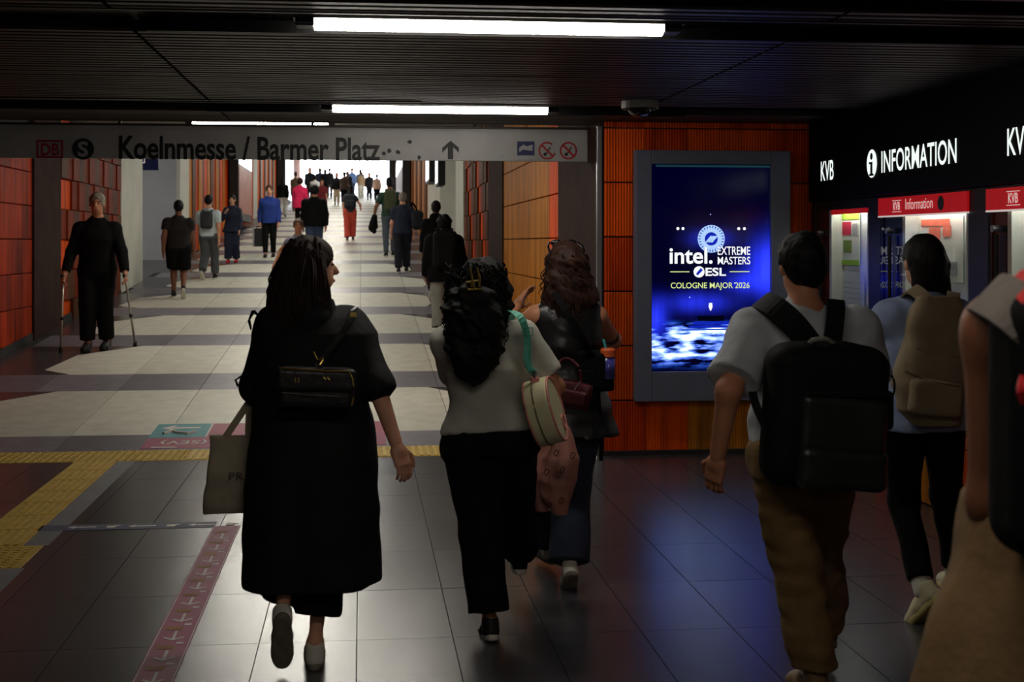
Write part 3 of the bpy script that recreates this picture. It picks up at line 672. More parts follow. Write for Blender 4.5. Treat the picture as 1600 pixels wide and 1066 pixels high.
def cabinet(ya, ys, yb, label, header):
    """ya far end, ys start of the lit window, yb near end"""
    r = empty('information_cabinet', (XI, (ya + yb) / 2, .8)); tag(r, label, 'cabinet', 'information cabinets'); oy, oz = (ya + yb) / 2, .8
    def bx(nm, x0, x1, y0, y1, z0, z1, m): return box(nm, (x0, x1, y0 - oy, y1 - oy, z0 - oz, z1 - oz), m, r)
    bx('back_panel', .10, .13, yb, ya, .80, 1.97, M_back)
    bx('bottom', .0, .10, yb, ya, .80, .84, M_frame); bx('top', .0, .10, yb, ya, 1.90, 1.97, M_frame)
    bx('side', 0, .10, yb, yb + .03, .84, 1.90, M_white); bx('side', 0, .10, ya - .03, ya, .84, 1.90, M_frame)
    bx('divider', 0, .10, ys - .015, ys + .03, .84, 1.90, M_white)
    bx('lamp', .025, .06, yb + .06, ys - .05, 1.878, 1.898, E_case)
    bx('glass_pane', -.004, .0, yb, ya, .84, 1.90, mg)
    d = bx('door', .012, .04, ys + .03, ya - .03, .84, 1.90, mat('dark_door', (24, 24, 26), .25, var=.1))
    kn = MB().tube([(-.045, 0, 0), (.0, 0, 0)], .02, 12).build('knob', M_steel, d); kn.location = (0, (ys + ya) / 2 - oy, 1.73 - oz)
    hb = MB().tube([(-.02, 0, -.5), (-.02, 0, 0)], .012, 8).build('handle', M_black, d); hb.location = (0, (ys + ya) / 2 - oy, 1.70 - oz)
    if header:
        h = bx('header', -.02, .0, yb - .02, ya, 1.835, 1.955, M_red)
        bx('header_trim', -.022, -.0, yb - .02, ya, 1.825, 1.835, M_rw)
        w = ya - yb
        Mh = lambda y_, z_: at(M_LEFT, -.021, y_ - oy, z_ - oz)
        text('lettering', 'KVB', M_rw, Mh(ya - .27, 1.868), width=.11, height=.055, parent=h, bold=.02)
        text('lettering', 'Information', M_rw, Mh(ya - .47, 1.868), width=.42, height=.07, parent=h)
        c_ = MB().disc((0, 0), .045, Mh(yb + .33, 1.895)).build('badge', mat('badge_green', (40, 52, 44), .5), h)
        for (y_, z_, yy, zz) in ((ya - .25, 1.855, .15, .004), (ya - .25, 1.93, .15, .004)):
            box('logo_line', (-.0225, -.0205, y_ - oy - yy, y_ - oy, z_ - oz, z_ - oz + zz), M_rw, h)
    else:
        bx('header', .0, .012, yb, ys, 1.865, 1.90, M_red)
    return r
cabinet(10.2, 9.87, 9.1, 'lit information cabinet with a green poster, beside the advertising screen', False)
cabinet(8.88, 8.48, 7.54, 'lit information cabinet with a red Information header, middle one', True)
cabinet(7.28, 7.03, 5.95, 'red-headed information cabinet cut off by the right edge', True)
for (ya, yb) in ((9.1, 8.88), (7.54, 7.28), (10.3, 10.2), (5.95, 4.6)):
    struct(bevelled('trim_3', (XI - .005, XI + .34, yb + .002, ya - .002, .80, 1.97), M_frame, None, .004))
def poster(label, y, z0, z1, w, m, deco):
    r = empty('poster', (XI + .085, y, z0)); tag(r, label, 'poster')
    box('sheet', (0, .004, -w / 2, w / 2, 0, z1 - z0), m, r)
    Mp = at(M_LEFT, -.001, w / 2, 0)
    for nm, x0, x1, y0, y1, mm in deco:
        MB().flat([(x0 * w, y0 * (z1 - z0)), (x1 * w, y0 * (z1 - z0)), (x1 * w, y1 * (z1 - z0)), (x0 * w, y1 * (z1 - z0))], Mp).build(nm, mm, r)
    return r
lime = mat('print_lime', (150, 200, 50), .7); crim = mat('print_crimson', (190, 20, 60), .7); paper = mat('paper_pale', (214, 222, 206), .8, var=.03); olive = mat('print_olive', (110, 140, 50), .7); greyp = mat('print_grey', (150, 156, 150), .7); orng = mat('print_orange', (220, 120, 90), .7)
XP = XI + .085
def pst(label, u0, u1, v0, v1, m, deco):
    ya, yb = on_x(u0, XP), on_x(u1, XP); Dm = (ya + yb) / 2 * cT + XP * sT
    return poster(label, (ya + yb) / 2, CZ + (HOR - v1) * Dm / F, CZ + (HOR - v0) * Dm / F, ya - yb, m, deco)
pst('green timetable poster with a crimson panel in the cabinet beside the screen', 1303, 1343, 334, 414, paper, [('heading', 0, 1, .88, 1, lime), ('footer', 0, 1, 0, .1, lime), ('panel', .36, .7, .58, .84, crim), ('leaf_picture', .4, .72, .24, .48, olive), ('text_block', .06, .32, .58, .8, greyp), ('text_block', .06, .32, .2, .5, greyp), ('text_block', .75, .94, .58, .8, greyp)])
pst('pale notice with an orange ribbon print above the dark-haired woman', 1432, 1504, 334, 440, paper, [('ribbon_picture', .12, .75, .82, .92, orng), ('ribbon_picture', .3, .55, .6, .8, orng), ('ribbon_picture', .6, .78, .66, .82, orng), ('text_block', .1, .9, .1, .3, greyp)])
pst('pale network map sheet low in the cabinet beside the screen', 1302, 1350, 424, 505, mat('paper_grey', (196, 204, 198), .8, var=.05), [('route_line', .05, .95, .1 * k_ + .08, .1 * k_ + .09, greyp) for k_ in range(8)])
pst('pale map sheet in the cabinet at the right edge', 1588, 1660, 340, 470, paper, [('route_line', .1, .9, .15 * k_ + .1, .15 * k_ + .115, greyp) for k_ in range(6)])

# --- marks on the floor
M_yel = mat('tactile_yellow', (186, 150, 48), .7, var=.2, scale=7); M_gstr = mat('grey_border_stone', (112, 112, 114), .5, var=.15, scale=6)
tp = empty('tactile_strip', (0, (STR0 + STR1) / 2, 0)); tag(tp, 'yellow tactile strip lying across the foot of the ramp', 'tactile strip')
M_dot = M_yel
x = XL; i = 0
while x < XR - .02:
    w = min(.4, XR - x); rib = x > -1.72
    pl_ = bevelled('paver', (x + .002, x + w - .002, STR0 - tp.location.y, STR1 - tp.location.y, -.008, .002), M_yel, tp, .002, 1)
    b = MB()
    if rib:
        n = 7
        for q in range(n): xx = x + .03 + q * .057; b.box(xx, xx + .026, STR0 - tp.location.y + .02, STR1 - tp.location.y - .02, .002, .007)
    else:
        for q in range(7):
            for w_ in range(9):
                xx, yy = x + .03 + q * .057, STR0 - tp.location.y + .03 + w_ * .057
                b.add([(xx - .014, yy - .014, .002), (xx + .014, yy - .014, .002), (xx + .014, yy + .014, .002), (xx - .014, yy + .014, .002), (xx - .008, yy - .008, .0075), (xx + .008, yy - .008, .0075), (xx + .008, yy + .008, .0075), (xx - .008, yy + .008, .0075)],
                      [(4, 5, 6, 7), (0, 1, 5, 4), (1, 2, 6, 5), (2, 3, 7, 6), (3, 0, 4, 7)])
    tag(b.build('studs', mat('tactile_stud', (204, 170, 62), .6, var=.15), pl_), kind='stuff')
    x += .4; i += 1
tg = empty('guiding_strip', (-1.99, 9, 0)); tag(tg, 'yellow ribbed guiding strip running towards the viewer on the left', 'tactile strip')
def guide(xa, xb, ya, yb, ribs):
    n = max(1, round((yb - ya) / .4))
    for k_ in range(n):
        y0, y1 = ya + (yb - ya) * k_ / n - 9, ya + (yb - ya) * (k_ + 1) / n - 9
        p_ = bevelled('paver', (xa + 1.99, xb + 1.99, y0 + .002, y1 - .002, -.008, .002), M_yel, tg, .002, 1)
        b = MB()
        if ribs:
            for q in range(6): b.box(xa + 1.99 + .018 + q * .05, xa + 1.99 + .042 + q * .05, y0 + .01, y1 - .01, .002, .008)
        else:
            for q in range(int((xb - xa) / .055)):
                for w_ in range(int((y1 - y0) / .055)):
                    xx, yy = xa + 1.99 + .03 + q * .055, y0 + .03 + w_ * .055; b.box(xx - .012, xx + .012, yy - .012, yy + .012, .002, .007)
        tag(b.build('studs', MATS['tactile_stud'], p_), kind='stuff')
guide(-2.15, -1.835, 7.57, STR0, True); guide(-2.3, -1.72, 7.05, 7.57, False); guide(-2.15, -1.835, 5.4, 7.05, True)
for (ya, yb) in ((7.57, STR0), (4.8, 7.05)):
    box('border', (-1.83 + 1.99, -1.70 + 1.99, ya - 9, yb - 9, -.004, .0012), M_gstr, tg)
pk_ = mat('sticker_magenta', (150, 62, 92), .6, var=.15, scale=5); wt = mat('sticker_white', (206, 196, 190), .6, var=.1); tl_ = mat('sticker_teal', (70, 140, 148), .6, var=.12); ylw = mat('sticker_ochre', (150, 104, 52), .7, var=.3); blu = mat('sticker_navy', (58, 60, 92), .6, var=.15)
# magenta lane of arrows
r = empty('floor_sticker', (-.78, 5, 0)); tag(r, 'magenta floor sticker lane with white arrows beside the tote bag', 'sticker')
box('sheet', (-.078, .078, -.6, 2.97, 0, .002), pk_, r)
def flatz(M_, pts, m, nm, par, z=.003): return MB().add([M_ @ Vector((a, b, z)) for a, b in pts], [tuple(range(len(pts)))]).build(nm, m, par)
for k_ in range(12):
    yy = -.35 + k_ * .275; I_ = Matrix.Translation((0, yy, 0))
    flatz(I_, [(-.006, -.05), (.006, -.05), (.006, .08), (-.006, .08)], wt, 'arrow_shaft', r)
    flatz(I_, [(-.045, -.02), (.0, -.06), (.0, -.04), (-.04, -.004)], wt, 'arrow_head', r, .0032)
    flatz(I_, [(.045, -.02), (.04, -.004), (.0, -.04), (.0, -.06)], wt, 'arrow_head', r, .0032)
    flatz(I_, [(.02, -.11), (.05, -.11), (.05, -.085), (.02, -.085)], wt, 'wheelchair_symbol', r)
    flatz(I_, [(-.05, .1), (.02, .1), (.02, .15), (-.05, .15)], ylw, 'worn_print', r)
for sx in (-1, 1): box('edge', (sx * .072 - .002, sx * .072 + .002, -.6, 2.97, .002, .0026), wt, r)
r = empty('floor_sticker', (-1.35, 8.02, 0)); tag(r, 'narrow navy floor sticker with white arrows pointing left', 'sticker')
box('sheet', (-.5, .5, -.075, .075, 0, .002), blu, r)
for k_ in range(3):
    I_ = Matrix.Translation((-.27 + k_ * .34, 0, 0)); flatz(I_, [(-.07, 0), (-.03, -.035), (-.03, -.012), (.09, -.012), (.09, .012), (-.03, .012), (-.03, .035)], wt, 'arrow', r)
    flatz(I_, [(.15, -.03), (.2, -.03), (.2, .0), (.23, .03), (.2, .03), (.15, .02)], wt, 'wheelchair_symbol', r)
# large sticker at the foot of the ramp, read from the other side
r = empty('floor_sticker', (-.78, 11.0, floor_z(11.0))); r.rotation_euler = (math.atan(RAMP), 0, 0)
tag(r, 'large magenta and teal floor sticker with an arrow at the ramp foot', 'sticker')
box('sheet', (-.98, .98, .0, 1.0, 0, .0025), pk_, r)
box('teal_field', (-.98, -.52, .42, 1.0, .0025, .0032), tl_, r); box('edge', (-.52, -.505, .42, 1.0, .0025, .0033), wt, r)
flatz(Matrix.Identity(4), [(-.93, .83), (-.82, .72), (-.80, .74), (-.85, .80), (-.6, .80), (-.6, .86), (-.85, .86), (-.80, .92), (-.82, .94)], wt, 'arrow', r, .004)
MB().tube([(-.88, .58, .004), (-.82, .66, .004), (-.76, .6, .004), (-.68, .56, .004), (-.62, .62, .004)], .018, 6).build('wheelchair_symbol', wt, r)
Mz = Matrix.Translation((.55, .32, .003)) @ Matrix.Rotation(math.pi, 4, 'Z')
text('lettering', 'Ersatzverkehr (SEV)', wt, Mz, width=1.4, height=.17, parent=r, bold=.01)
box('small_print', (-.9, -.7, .03, .06, .0025, .0035), wt, r); box('small_print', (-.35, .1, .03, .1, .0025, .0035), wt, r)
text('lettering', 'G', wt, Matrix.Translation((.9, .45, .003)) @ Matrix.Rotation(math.pi, 4, 'Z'), width=.2, height=.25, parent=r, bold=.01)

# --- advertising boxes and monitors along the passage
E_ad = emat('ad_white', (244, 248, 255), 2.2)
def adbox(label, X, s, ya, yb, z0, z1, depth, strip=None, par=None):
    r = empty('light_box', (X, (ya + yb) / 2, floor_z(ya))); tag(r, label, 'light box'); oy = (ya + yb) / 2; oz = floor_z(ya)
    xs = sorted((0, s * depth)); bevelled('case', (xs[0], xs[1], ya - oy, yb - oy, z0, z1), M_black, r, .02)
    xf = sorted((s * depth, s * (depth + .01))); h = z1 - z0
    box('lit_panel', (xf[0], xf[1], ya - oy + .12, yb - oy - .12, z0 + (.72 if strip else .08) * h, z1 - .06 * h), E_ad, r)
    if strip: box('poster_panel', (xf[0], xf[1], ya - oy + .12, yb - oy - .12, z0 + .1 * h, z0 + .7 * h), strip, r)
    return r
pm = mat('ad_poster_brown', (170, 110, 90), .5, var=.35, scale=3)
adbox('lit advertising box with a brown poster on the left passage wall', XL + .075, 1, on_x(369, XL + .3), on_x(369, XL + .3) + 5, .4, 2.84, .3, pm)
adbox('lit advertising box on the left wall near the daylight', XL + .075, 1, 66, 74, .2, 2.84, .4)
adbox('tall black advertising box on the right passage wall behind the green-shirted man', XR - .075, -1, 49, 58, .1, 2.84, .3, mat('ad_poster_pale', (190, 190, 205), .5, var=.3, scale=3))
adbox('lit advertising box on the right wall near the daylight', XR - .075, -1, 70, 80, .2, 2.84, .35)
adbox('small wall monitor on the right, the nearer of two', XR - .075, -1, 28.6, 29.6, 1.78, 2.6, .16)
adbox('small wall monitor on the right, the farther of two', XR - .075, -1, 31.6, 33.2, 1.8, 2.7, .2)
r = empty('platform_sign', (XL + .1, 26.6, 3.1)); tag(r, 'small dark blue sign at the left side passage', 'sign')
p0 = P(231, 269, 27.5); p1 = P(256, 252, 27.5)
r.location = (p0.x, 27.4, p0.z); bevelled('plate', (0, p1.x - p0.x, 0, .05, 0, .45), mat('sign_navy', (24, 30, 92), .5, var=.05), r, .005)
for xx in (.05, p1.x - p0.x - .08): box('hanger', (xx, xx + .03, .01, .04, .45, tc(27.4) - p0.z), M_black, r)
MB().flat([(.0, .14), (.05, .14), (.05, .34), (.035, .34), (.035, .155), (.0, .155)], at(M_FRONT, .01, -.001, 0)).build('symbol', M_rw, r)
# ================================================================== PEOPLE
def V3(*a): return np.array(a, float)
def nrm(v): v = np.asarray(v, float); return v / (np.linalg.norm(v) + 1e-9)
def rotz(a): c, s = math.cos(a), math.sin(a); return np.array([[c, -s, 0], [s, c, 0], [0, 0, 1.0]])
def rotx(a): c, s = math.cos(a), math.sin(a); return np.array([[1.0, 0, 0], [0, c, -s], [0, s, c]])
def roty(a): c, s = math.cos(a), math.sin(a); return np.array([[c, 0, s], [0, 1.0, 0], [-s, 0, c]])
def ik(a, c, l1, l2, hint):
    a, c = np.array(a, float), np.array(c, float); d = c - a; L = np.linalg.norm(d); Lm = (l1 + l2) * .998
    if L > Lm: c = a + d / L * Lm; d = c - a; L = Lm
    u = d / L; x = (l1 * l1 - l2 * l2 + L * L) / (2 * L); h = math.sqrt(max(l1 * l1 - x * x, 0))
    hv = np.array(hint, float); hv = nrm(hv - u * (hv @ u))
    return a + u * x + hv * h, c
# ---- hand templates: x thumb side, y wrist to fingertips, z palm side
def hand_template(curl, spread, thumb):
    pr = [rbox((0, .048, 0), (.040, .046, .014), None, .013, .01), cone((0, -.02, 0), (0, .02, 0), .026, .027, .02), ell((.022, .03, .010), (.018, .028, .014), None, .012)]
    for fx, ln, r in ((.030, .074, .0088), (.010, .082, .009), (-.011, .076, .0086), (-.030, .060, .0076)):
        p = V3(fx, .088, 0); a = 0.0; s = -fx * spread
        for sg, ca in zip((.44, .31, .25), curl):
            a += ca; q = p + ln * sg * V3(-s * 3 * 0 + fx * spread, math.cos(a), math.sin(a)); pr.append(cone(p, q, r, r * .92, .004)); p = q; r *= .92
    p = V3(.034, .02, .006)
    for d, ln, r in ((nrm(V3(.75, .65, .25 + thumb)), .042, .0115), (nrm(V3(.3, .85, .35 + thumb)), .032, .010), (nrm(V3(.0, .9, .4 + thumb)), .024, .0088)):
        q = p + d * ln; pr.append(cone(p, q, r, r * .9, .006)); p = q
    return sdf(pr, .0042)
HANDS = {'relax': hand_template((.35, .55, .4), .25, .1), 'grip': hand_template((1.25, 1.35, .9), .05, .75), 'open': hand_template((.12, .2, .15), .5, 0)}
HANDS_LO = {k: sdf([rbox((0, .05, .004), (.038, .05, .016), None, .014, .01), cone((0, -.02, 0), (0, .02, 0), .026, .027, .02), cone((.034, .03, .006), (.052, .085, .02), .012, .01, .01)] +
                [cone((x, .09, .0), (x, .135 - .3 * abs(x - .01), .03 if k != 'grip' else .05), .009, .008, .004) for x in (.03, .01, -.011, -.03)], .009) for k in HANDS}
# ---- shoe template: ankle joint at the origin, toe along +y
def shoe_template(kind='sneaker', h=.006):
    up = [cone((0, -.035, -.045), (0, .06, -.045), .036, .04, .02), cone((0, .06, -.045), (0, .135, -.052), .042, .036, .02), cone((0, -.03, -.04), (0, -.028, .0), .037, .041, .02), ell((0, .14, -.055), (.042, .05, .03)),
          cone((0, .0, -.01), (0, .1, -.03), .03, .024, .02), plane((0, 0, -.065), (0, 0, -1))]
    if kind != 'boot': up.append(ell((0, -.02, .035), (.03, .045, .035), None, .006, True))
    so = [('l', np.array([[-.085, 0, .055, .047, .138], [-.078, 0, .055, .05, .142], [-.056, 0, .055, .05, .140]], float), None, .005, None, 2.6)]
    V, Q = sdf(up, h); V2, Q2 = sdf(so, h)
    for v in (V2,): v[:, 0] *= np.interp(v[:, 1], [-.09, -.03, .03, .13, .2], [.82, .82, .8, 1.0, .95])
    return (V, Q), (V2, Q2)
SHOE = shoe_template(); SHOE_LO = shoe_template('boot', .012)
def xf(Vt, R, t, s=1.0): return (np.asarray(Vt) * s) @ np.asarray(R).T + np.asarray(t)
def skinmat(k): return mat('skin_' + k, {'fair': (206, 150, 122), 'tan': (176, 118, 88), 'brown': (120, 76, 54), 'pale': (214, 168, 142)}[k], .55, var=.08, scale=12, spec=.35)
def cloth(name, rgb, rough=.85, **k): return mat('cloth_' + name, rgb, rough, var=k.pop('var', .16), scale=k.pop('scale', 9), bump=k.pop('bump', .25), bscale=k.pop('bscale', 26), **k)
def hairmat(name, rgb): return mat('hair_' + name, rgb, .62, var=.45, scale=34, bump=.5, bscale=60, stretch=(1, 1, .25), spec=.2)
K_blk = cloth('black', (12, 12, 13), spec=.12); K_blk2 = cloth('soft_black', (18, 17, 19), spec=.15); K_navy = cloth('navy', (30, 34, 54)); K_jean = cloth('denim', (52, 64, 90)); K_char = cloth('charcoal', (54, 54, 58))
W_shoe = mat('shoe_white', (214, 210, 196), .6, var=.1); W_sole = mat('sole_white', (206, 204, 190), .7, var=.1); B_shoe = mat('shoe_black', (22, 22, 24), .6, var=.1); R_shoe = mat('shoe_red', (190, 30, 28), .6, var=.1); D_sole = mat('sole_grey', (120, 114, 100), .8, var=.3, scale=20)

class Person: pass
def person(label, loc, yaw=0.0, H=1.75, fem=False, bulk=1.0, lean=0.0, twist=0.0, tilt=0.0, step=.22, lead='R', feet=None, hands=None, hint=None, hkind=('relax', 'relax'), head=(0, 0, 0),
           skin='fair', res=.016, top=None, bottom=None, shoes=None, hair=None, group=None, face=False, ground=None, drop=0.0, shw=None, lo=True, legs_spread=.09, palm=None, shz=.424):
    """builds one person facing local +y; lengths in metres; index 0 is the right side (+x), 1 the left"""
    s = H / 1.75; p = Person(); root = empty('person', loc, yaw); tag(root, label, 'person', group); p.root = root; p.s = s; p.yaw = yaw; p.loc = Vector(loc)
    slope = RAMP * math.cos(yaw) if loc[1] > Y0 + .3 else 0.0
    gz = lambda y: slope * y
    pel = V3(0, 0, (.925 - .012 * (step > .1)) * s - drop); T = rotz(twist) @ rotx(-lean) @ roty(tilt)
    hw = .088 * s; sw = (shw or (.152 if fem else .174)) * s * (1 + .4 * (bulk - 1)); p.pel, p.T = pel, T
    # feet
    if feet is None:
        a = step * s; fr = (hw, a, .085 * s + gz(a), 0.0, -.12 if step > .12 else 0); bk = (hw, -a, .085 * s + gz(-a) + .11 * s * min(1, step / .22) * (step > .12), 0.0, .75 if step > .12 else 0)
        feet = (fr, bk) if lead == 'R' else (bk, fr); feet = (feet[0], (-feet[1][0],) + tuple(feet[1][1:]))
    hip = [pel + V3(hw, 0, 0), pel + V3(-hw, 0, 0)]; ank, kne = [], []
    for i in (0, 1):
        f = feet[i]; k_, a_ = ik(hip[i], f[:3], .43 * s, .425 * s, (0.25 * (1, -1)[i] * 0, 1, .15)); ank.append(a_); kne.append(k_)
    sh = [pel + T @ V3(sw, -.012 * s, shz * s), pel + T @ V3(-sw, -.012 * s, shz * s)]
    nb = pel + T @ V3(0, -.015 * s, .535 * s); Rh = T @ rotz(head[0]) @ rotx(head[1]) @ roty(head[2]); hc_ = nb + T @ V3(0, .012 * s, .0) + (rotz(twist) @ rotx(-lean * .5)) @ V3(0, .018 * s, .152 * s)
    Rh = rotz(twist + head[0]) @ rotx(head[1] - lean * .3) @ roty(head[2])
    wr_, el_ = [], []
    for i in (0, 1):
        sd = (1, -1)[i]; w = None if hands is None else hands[i]
        if w is None:
            sg = (-1 if (lead == 'R') == (i == 0) else 1) * min(1, step / .22); w = sh[i] + V3(sd * (.05 + .08 * (bulk - 1)) * s, (.06 + .13 * sg) * s, -.515 * s)
        hh = (sd * .35, -1, -.2) if hint is None or hint[i] is None else hint[i]
        e, w = ik(sh[i], w, .285 * s, .255 * s, hh); el_.append(e); wr_.append(w)
    p.sh, p.el, p.wr, p.hip, p.kne, p.ank, p.hc, p.Rh, p.nb = sh, el_, wr_, hip, kne, ank, hc_, Rh, nb
    b = bulk
    Mt = np.eye(4); Mt[:3, :3] = T; Mt[:3, 3] = pel
    if fem: st = [(-.11, 0, .0, .13, .09), (-.03, 0, -.012, .172 * b, .118 * b), (.06, 0, -.008, .160 * b, .108 * b), (.17, 0, 0, .128 * b, .092 * b), (.30, 0, .008, .142 * b, .108 * b), (.38, 0, .0, .148, .104), (.42, 0, -.01, .143, .086), (.475, 0, -.015, .082, .068), (.53, 0, -.015, .055, .05)]
    else: st = [(-.11, 0, 0, .13, .095), (-.03, 0, -.008, .165 * b, .118 * b), (.08, 0, 0, .152 * b, .108 * b), (.17, 0, .004, .148 * b, .104 * b), (.30, 0, .006, .165 * b, .116 * b), (.38, 0, 0, .174, .118), (.42, 0, -.01, .165, .098), (.475, 0, -.015, .098, .078), (.53, 0, -.015, .064, .058)]
    st = np.array(st) * s; p.st, p.Mt = st, Mt
    def torso(infl, z0=None, z1=None, flare=0.0, fold=None):
        a = st.copy(); a[:, 3:] += (infl * np.interp(a[:, 0] / s, [.30, .435], [1, .5]) if infl > 0 else np.full(len(a), infl))[:, None]
        lo_, hi_ = (a[0, 0] if z0 is None else z0 * s), (a[-1, 0] if z1 is None else z1 * s)
        zs = sorted({lo_, hi_, *[z for z in a[:, 0] if lo_ < z < hi_]}); o = []
        for z in zs:
            r_ = [np.interp(z, a[:, 0], a[:, i]) for i in (1, 2, 3, 4)]
            if z < 0: r_[2] = max(r_[2], a[1, 3]); r_[3] = max(r_[3], a[1, 4]); r_[2] += flare * -z; r_[3] += flare * -z
            o.append([z, *r_])
        return loft(o, Mt, .035 * s, fold, 2.3)
    def arm(i, infl, ln, puff=0.0, k=.03):
        infl *= .75; r0, r1, r2 = (.043, .037, .026) if fem else (.049, .041, .030)
        r0, r1, r2 = r0 * s * (1 + .7 * (b - 1)), r1 * s * (1 + .6 * (b - 1)), r2 * s; o = [cone(sh[i] - T @ V3((1, -1)[i] * .065 * s, 0, .008), sh[i] - T @ V3(0, 0, .012 * s), (.046 if fem else .052) * s + infl * .5, r0 + .004 * s + infl, .06 * s)]
        if ln <= 1: e = sh[i] + (el_[i] - sh[i]) * ln; return o + [cone(sh[i], e, r0 + .004 * s + infl, r0 + (r1 - r0) * ln + infl + puff, k, ln < 1)]
        o.append(cone(sh[i], el_[i], r0 + .004 * s + infl, r1 + infl + puff * .5, k)); w = el_[i] + (wr_[i] - el_[i]) * (ln - 1)
        return o + [cone(el_[i], w, r1 + .002 + infl + puff * .5, r1 + (r2 - r1) * (ln - 1) + infl + puff, k, ln < 2)]
    def leg(i, infl, ln, flare=0.0, k=.03, calf=False):
        r0, r1, r2 = (.088 if fem else .086) * s * b, .056 * s * (1 + .5 * (b - 1)), .038 * s; h0 = hip[i] - V3(0, 0, .03 * s)
        if ln <= 1: e = h0 + (kne[i] - h0) * ln; return [cone(h0, e, r0 + infl, r0 + (r1 - r0) * ln + infl + flare, k, True)]
        o = [cone(h0, kne[i], r0 + infl, r1 + infl + flare * .4, k)]
        a_ = kne[i] + (ank[i] - kne[i]) * (ln - 1); back = V3(0, -.018 * s, 0)
        if calf: c_ = kne[i] + (ank[i] - kne[i]) * .32 + back; o += [cone(kne[i], c_, r1, .057 * s, k), cone(c_, ank[i], .055 * s, r2, k)]
        else: o.append(cone(kne[i], a_, r1 + infl + flare * .4, r1 + (r2 - r1) * (ln - 1) + infl + flare, k, True))
        return o
    def trap(infl):
        return [cone(pel + T @ V3(sd * .11 * s, -.014 * s, .011 * s + shz * s), pel + T @ V3(sd * .022 * s, -.018 * s, .53 * s), .036 * s + infl * .4, .036 * s + infl * .3, .05 * s) for sd in (1, -1)]
    p.torso, p.arm, p.leg = torso, arm, leg
    # ---- body: one continuous skin
    lc = bool(bottom) and bottom.get('len', 1.93) > 1.5; li = -.012 if lc else 0.0
    pr = [torso(-.014 if top or bottom else 0, -.05 if lc or bottom else None)] + trap(-.004) + arm(0, 0, 2) + arm(1, 0, 2) + leg(0, li, 2, calf=not lc) + leg(1, li, 2, calf=not lc)
    for i in (0, 1): pr.append(cone(ank[i], ank[i] + rotx(-feet[i][4]) @ V3(0, .12, -.05) * s, .036 * s, .028 * s, .03))
    hd = lambda x, y, z: hc_ + Rh @ (V3(x, y, z) * s)
    p.hd = hd
    pr += [cone(nb - V3(0, 0, .02), hd(0, -.015, -.06), (.05 if fem else .058) * s, (.048 if fem else .056) * s, .03),
           ell(hd(0, -.012, .03), V3(.075, .095, .09) * s, Rh, .02), ell(hd(0, .028, -.052), V3(.054, .058, .062) * s, Rh, .03)]
    sub = []
    if res < .02:
        pr += [cone(hd(0, .088, .012), hd(0, .104, -.022), .009 * s, .015 * s, .014), ell(hd(0, .083, -.058), V3(.023, .011, .011) * s, Rh, .008),
               ell(hd(.078, -.006, -.008), V3(.012, .02, .031) * s, Rh, .008), ell(hd(-.078, -.006, -.008), V3(.012, .02, .031) * s, Rh, .008)]
        sub = [ell(hd(.032, .098, .010), V3(.020, .014, .013) * s, Rh, .012, True), ell(hd(-.032, .098, .010), V3(.020, .014, .013) * s, Rh, .012, True)]
    ex = []
    for i in (0, 1):
        sd = (1, -1)[i]; d = nrm(wr_[i] - el_[i]); n = V3(-sd, 0, 0) if palm is None or palm[i] is None else V3(*palm[i])
        n = nrm(n - d * (n @ d)); t = np.cross(d, n) if sd > 0 else np.cross(n, d)
        if palm is None or palm[i] is None:
            if t[1] < 0 and abs(t[1]) > .2: t = -t
        hv, hq = (HANDS_LO if lo else HANDS)[hkind[i]]; Rm = np.stack([t, d, n], 1)
        q = hq if np.linalg.det(Rm) > 0 else hq[:, ::-1]; ex.append((xf(hv, Rm, wr_[i] + d * .008, s * (.92 if fem else 1.0)), q))
    p.body = sobj('body', pr + sub, res, skinmat(skin), root, None, ex)
    if face:
        dk = mat('eye_dark', (30, 22, 20), .3, var=0); lp = mat('lip', (150, 76, 70), .5, var=.05); bw = mat('brow', (52, 38, 32), .7, var=.1)
        for sd in (-1, 1):
            sobj('eye', [ell(hd(sd * .032, .073, .010), V3(.012, .008, .007) * s, Rh)], .004, dk, root)
            sobj('eyebrow', [cone(hd(sd * .018, .080, .030), hd(sd * .048, .064, .030), .006 * s, .005 * s)], .004, bw, root)
        sobj('lips', [cone(hd(-.018, .086, -.058), hd(.018, .086, -.058), .007 * s, .007 * s)], .004, lp, root)
    # ---- clothes
    nse = lambda a_, f_: None if res > .02 else (a_, f_, abs(hash(label)) % 9999 if False else sum(map(ord, label)) % 9999)
    if bottom:
        kd = bottom.get('kind', 'trousers'); inf = bottom.get('infl', .014); wz = bottom.get('waist', .10)
        if kd == 'trousers' or kd == 'shorts':
            ti = min(inf * .8, top.get('infl', .016) - .008 if top else .02); q = [torso(ti, -.09, wz)] + leg(0, inf, bottom.get('len', 1.93), bottom.get('flare', 0)) + leg(1, inf, bottom.get('len', 1.93), bottom.get('flare', 0))
            p.bottom = sobj(kd, q, res, bottom['mat'], root, nse(bottom.get('wr', .004), 30))
    if top:
        inf = top.get('infl', .016); sl = top.get('sleeve', 2); q = [torso(inf, top.get('hem', -.04), .522, top.get('flare', .0))] + trap(inf)
        if sl:
            for i in (0, 1): q += arm(i, inf + top.get('sinf', 0), sl if not isinstance(sl, tuple) else sl[i], top.get('puff', .004))
        else: q += [cone(sh[i] - T @ V3((1, -1)[i] * .09 * s, 0, .01), sh[i] - T @ V3((1, -1)[i] * .03, 0, -.005), .05 * s + inf * .5, .05 * s, .04) for i in (0, 1)]
        if top.get('collar'): q.append(cone(nb - V3(0, 0, .01), nb + T @ V3(0, 0, .035 * s), .064 * s, .062 * s, .012, True))
        if top.get('hood'): q += [ell(nb + T @ V3(0, -.06 * s, .0), V3(.12, .06, .07) * s, T, .03)]
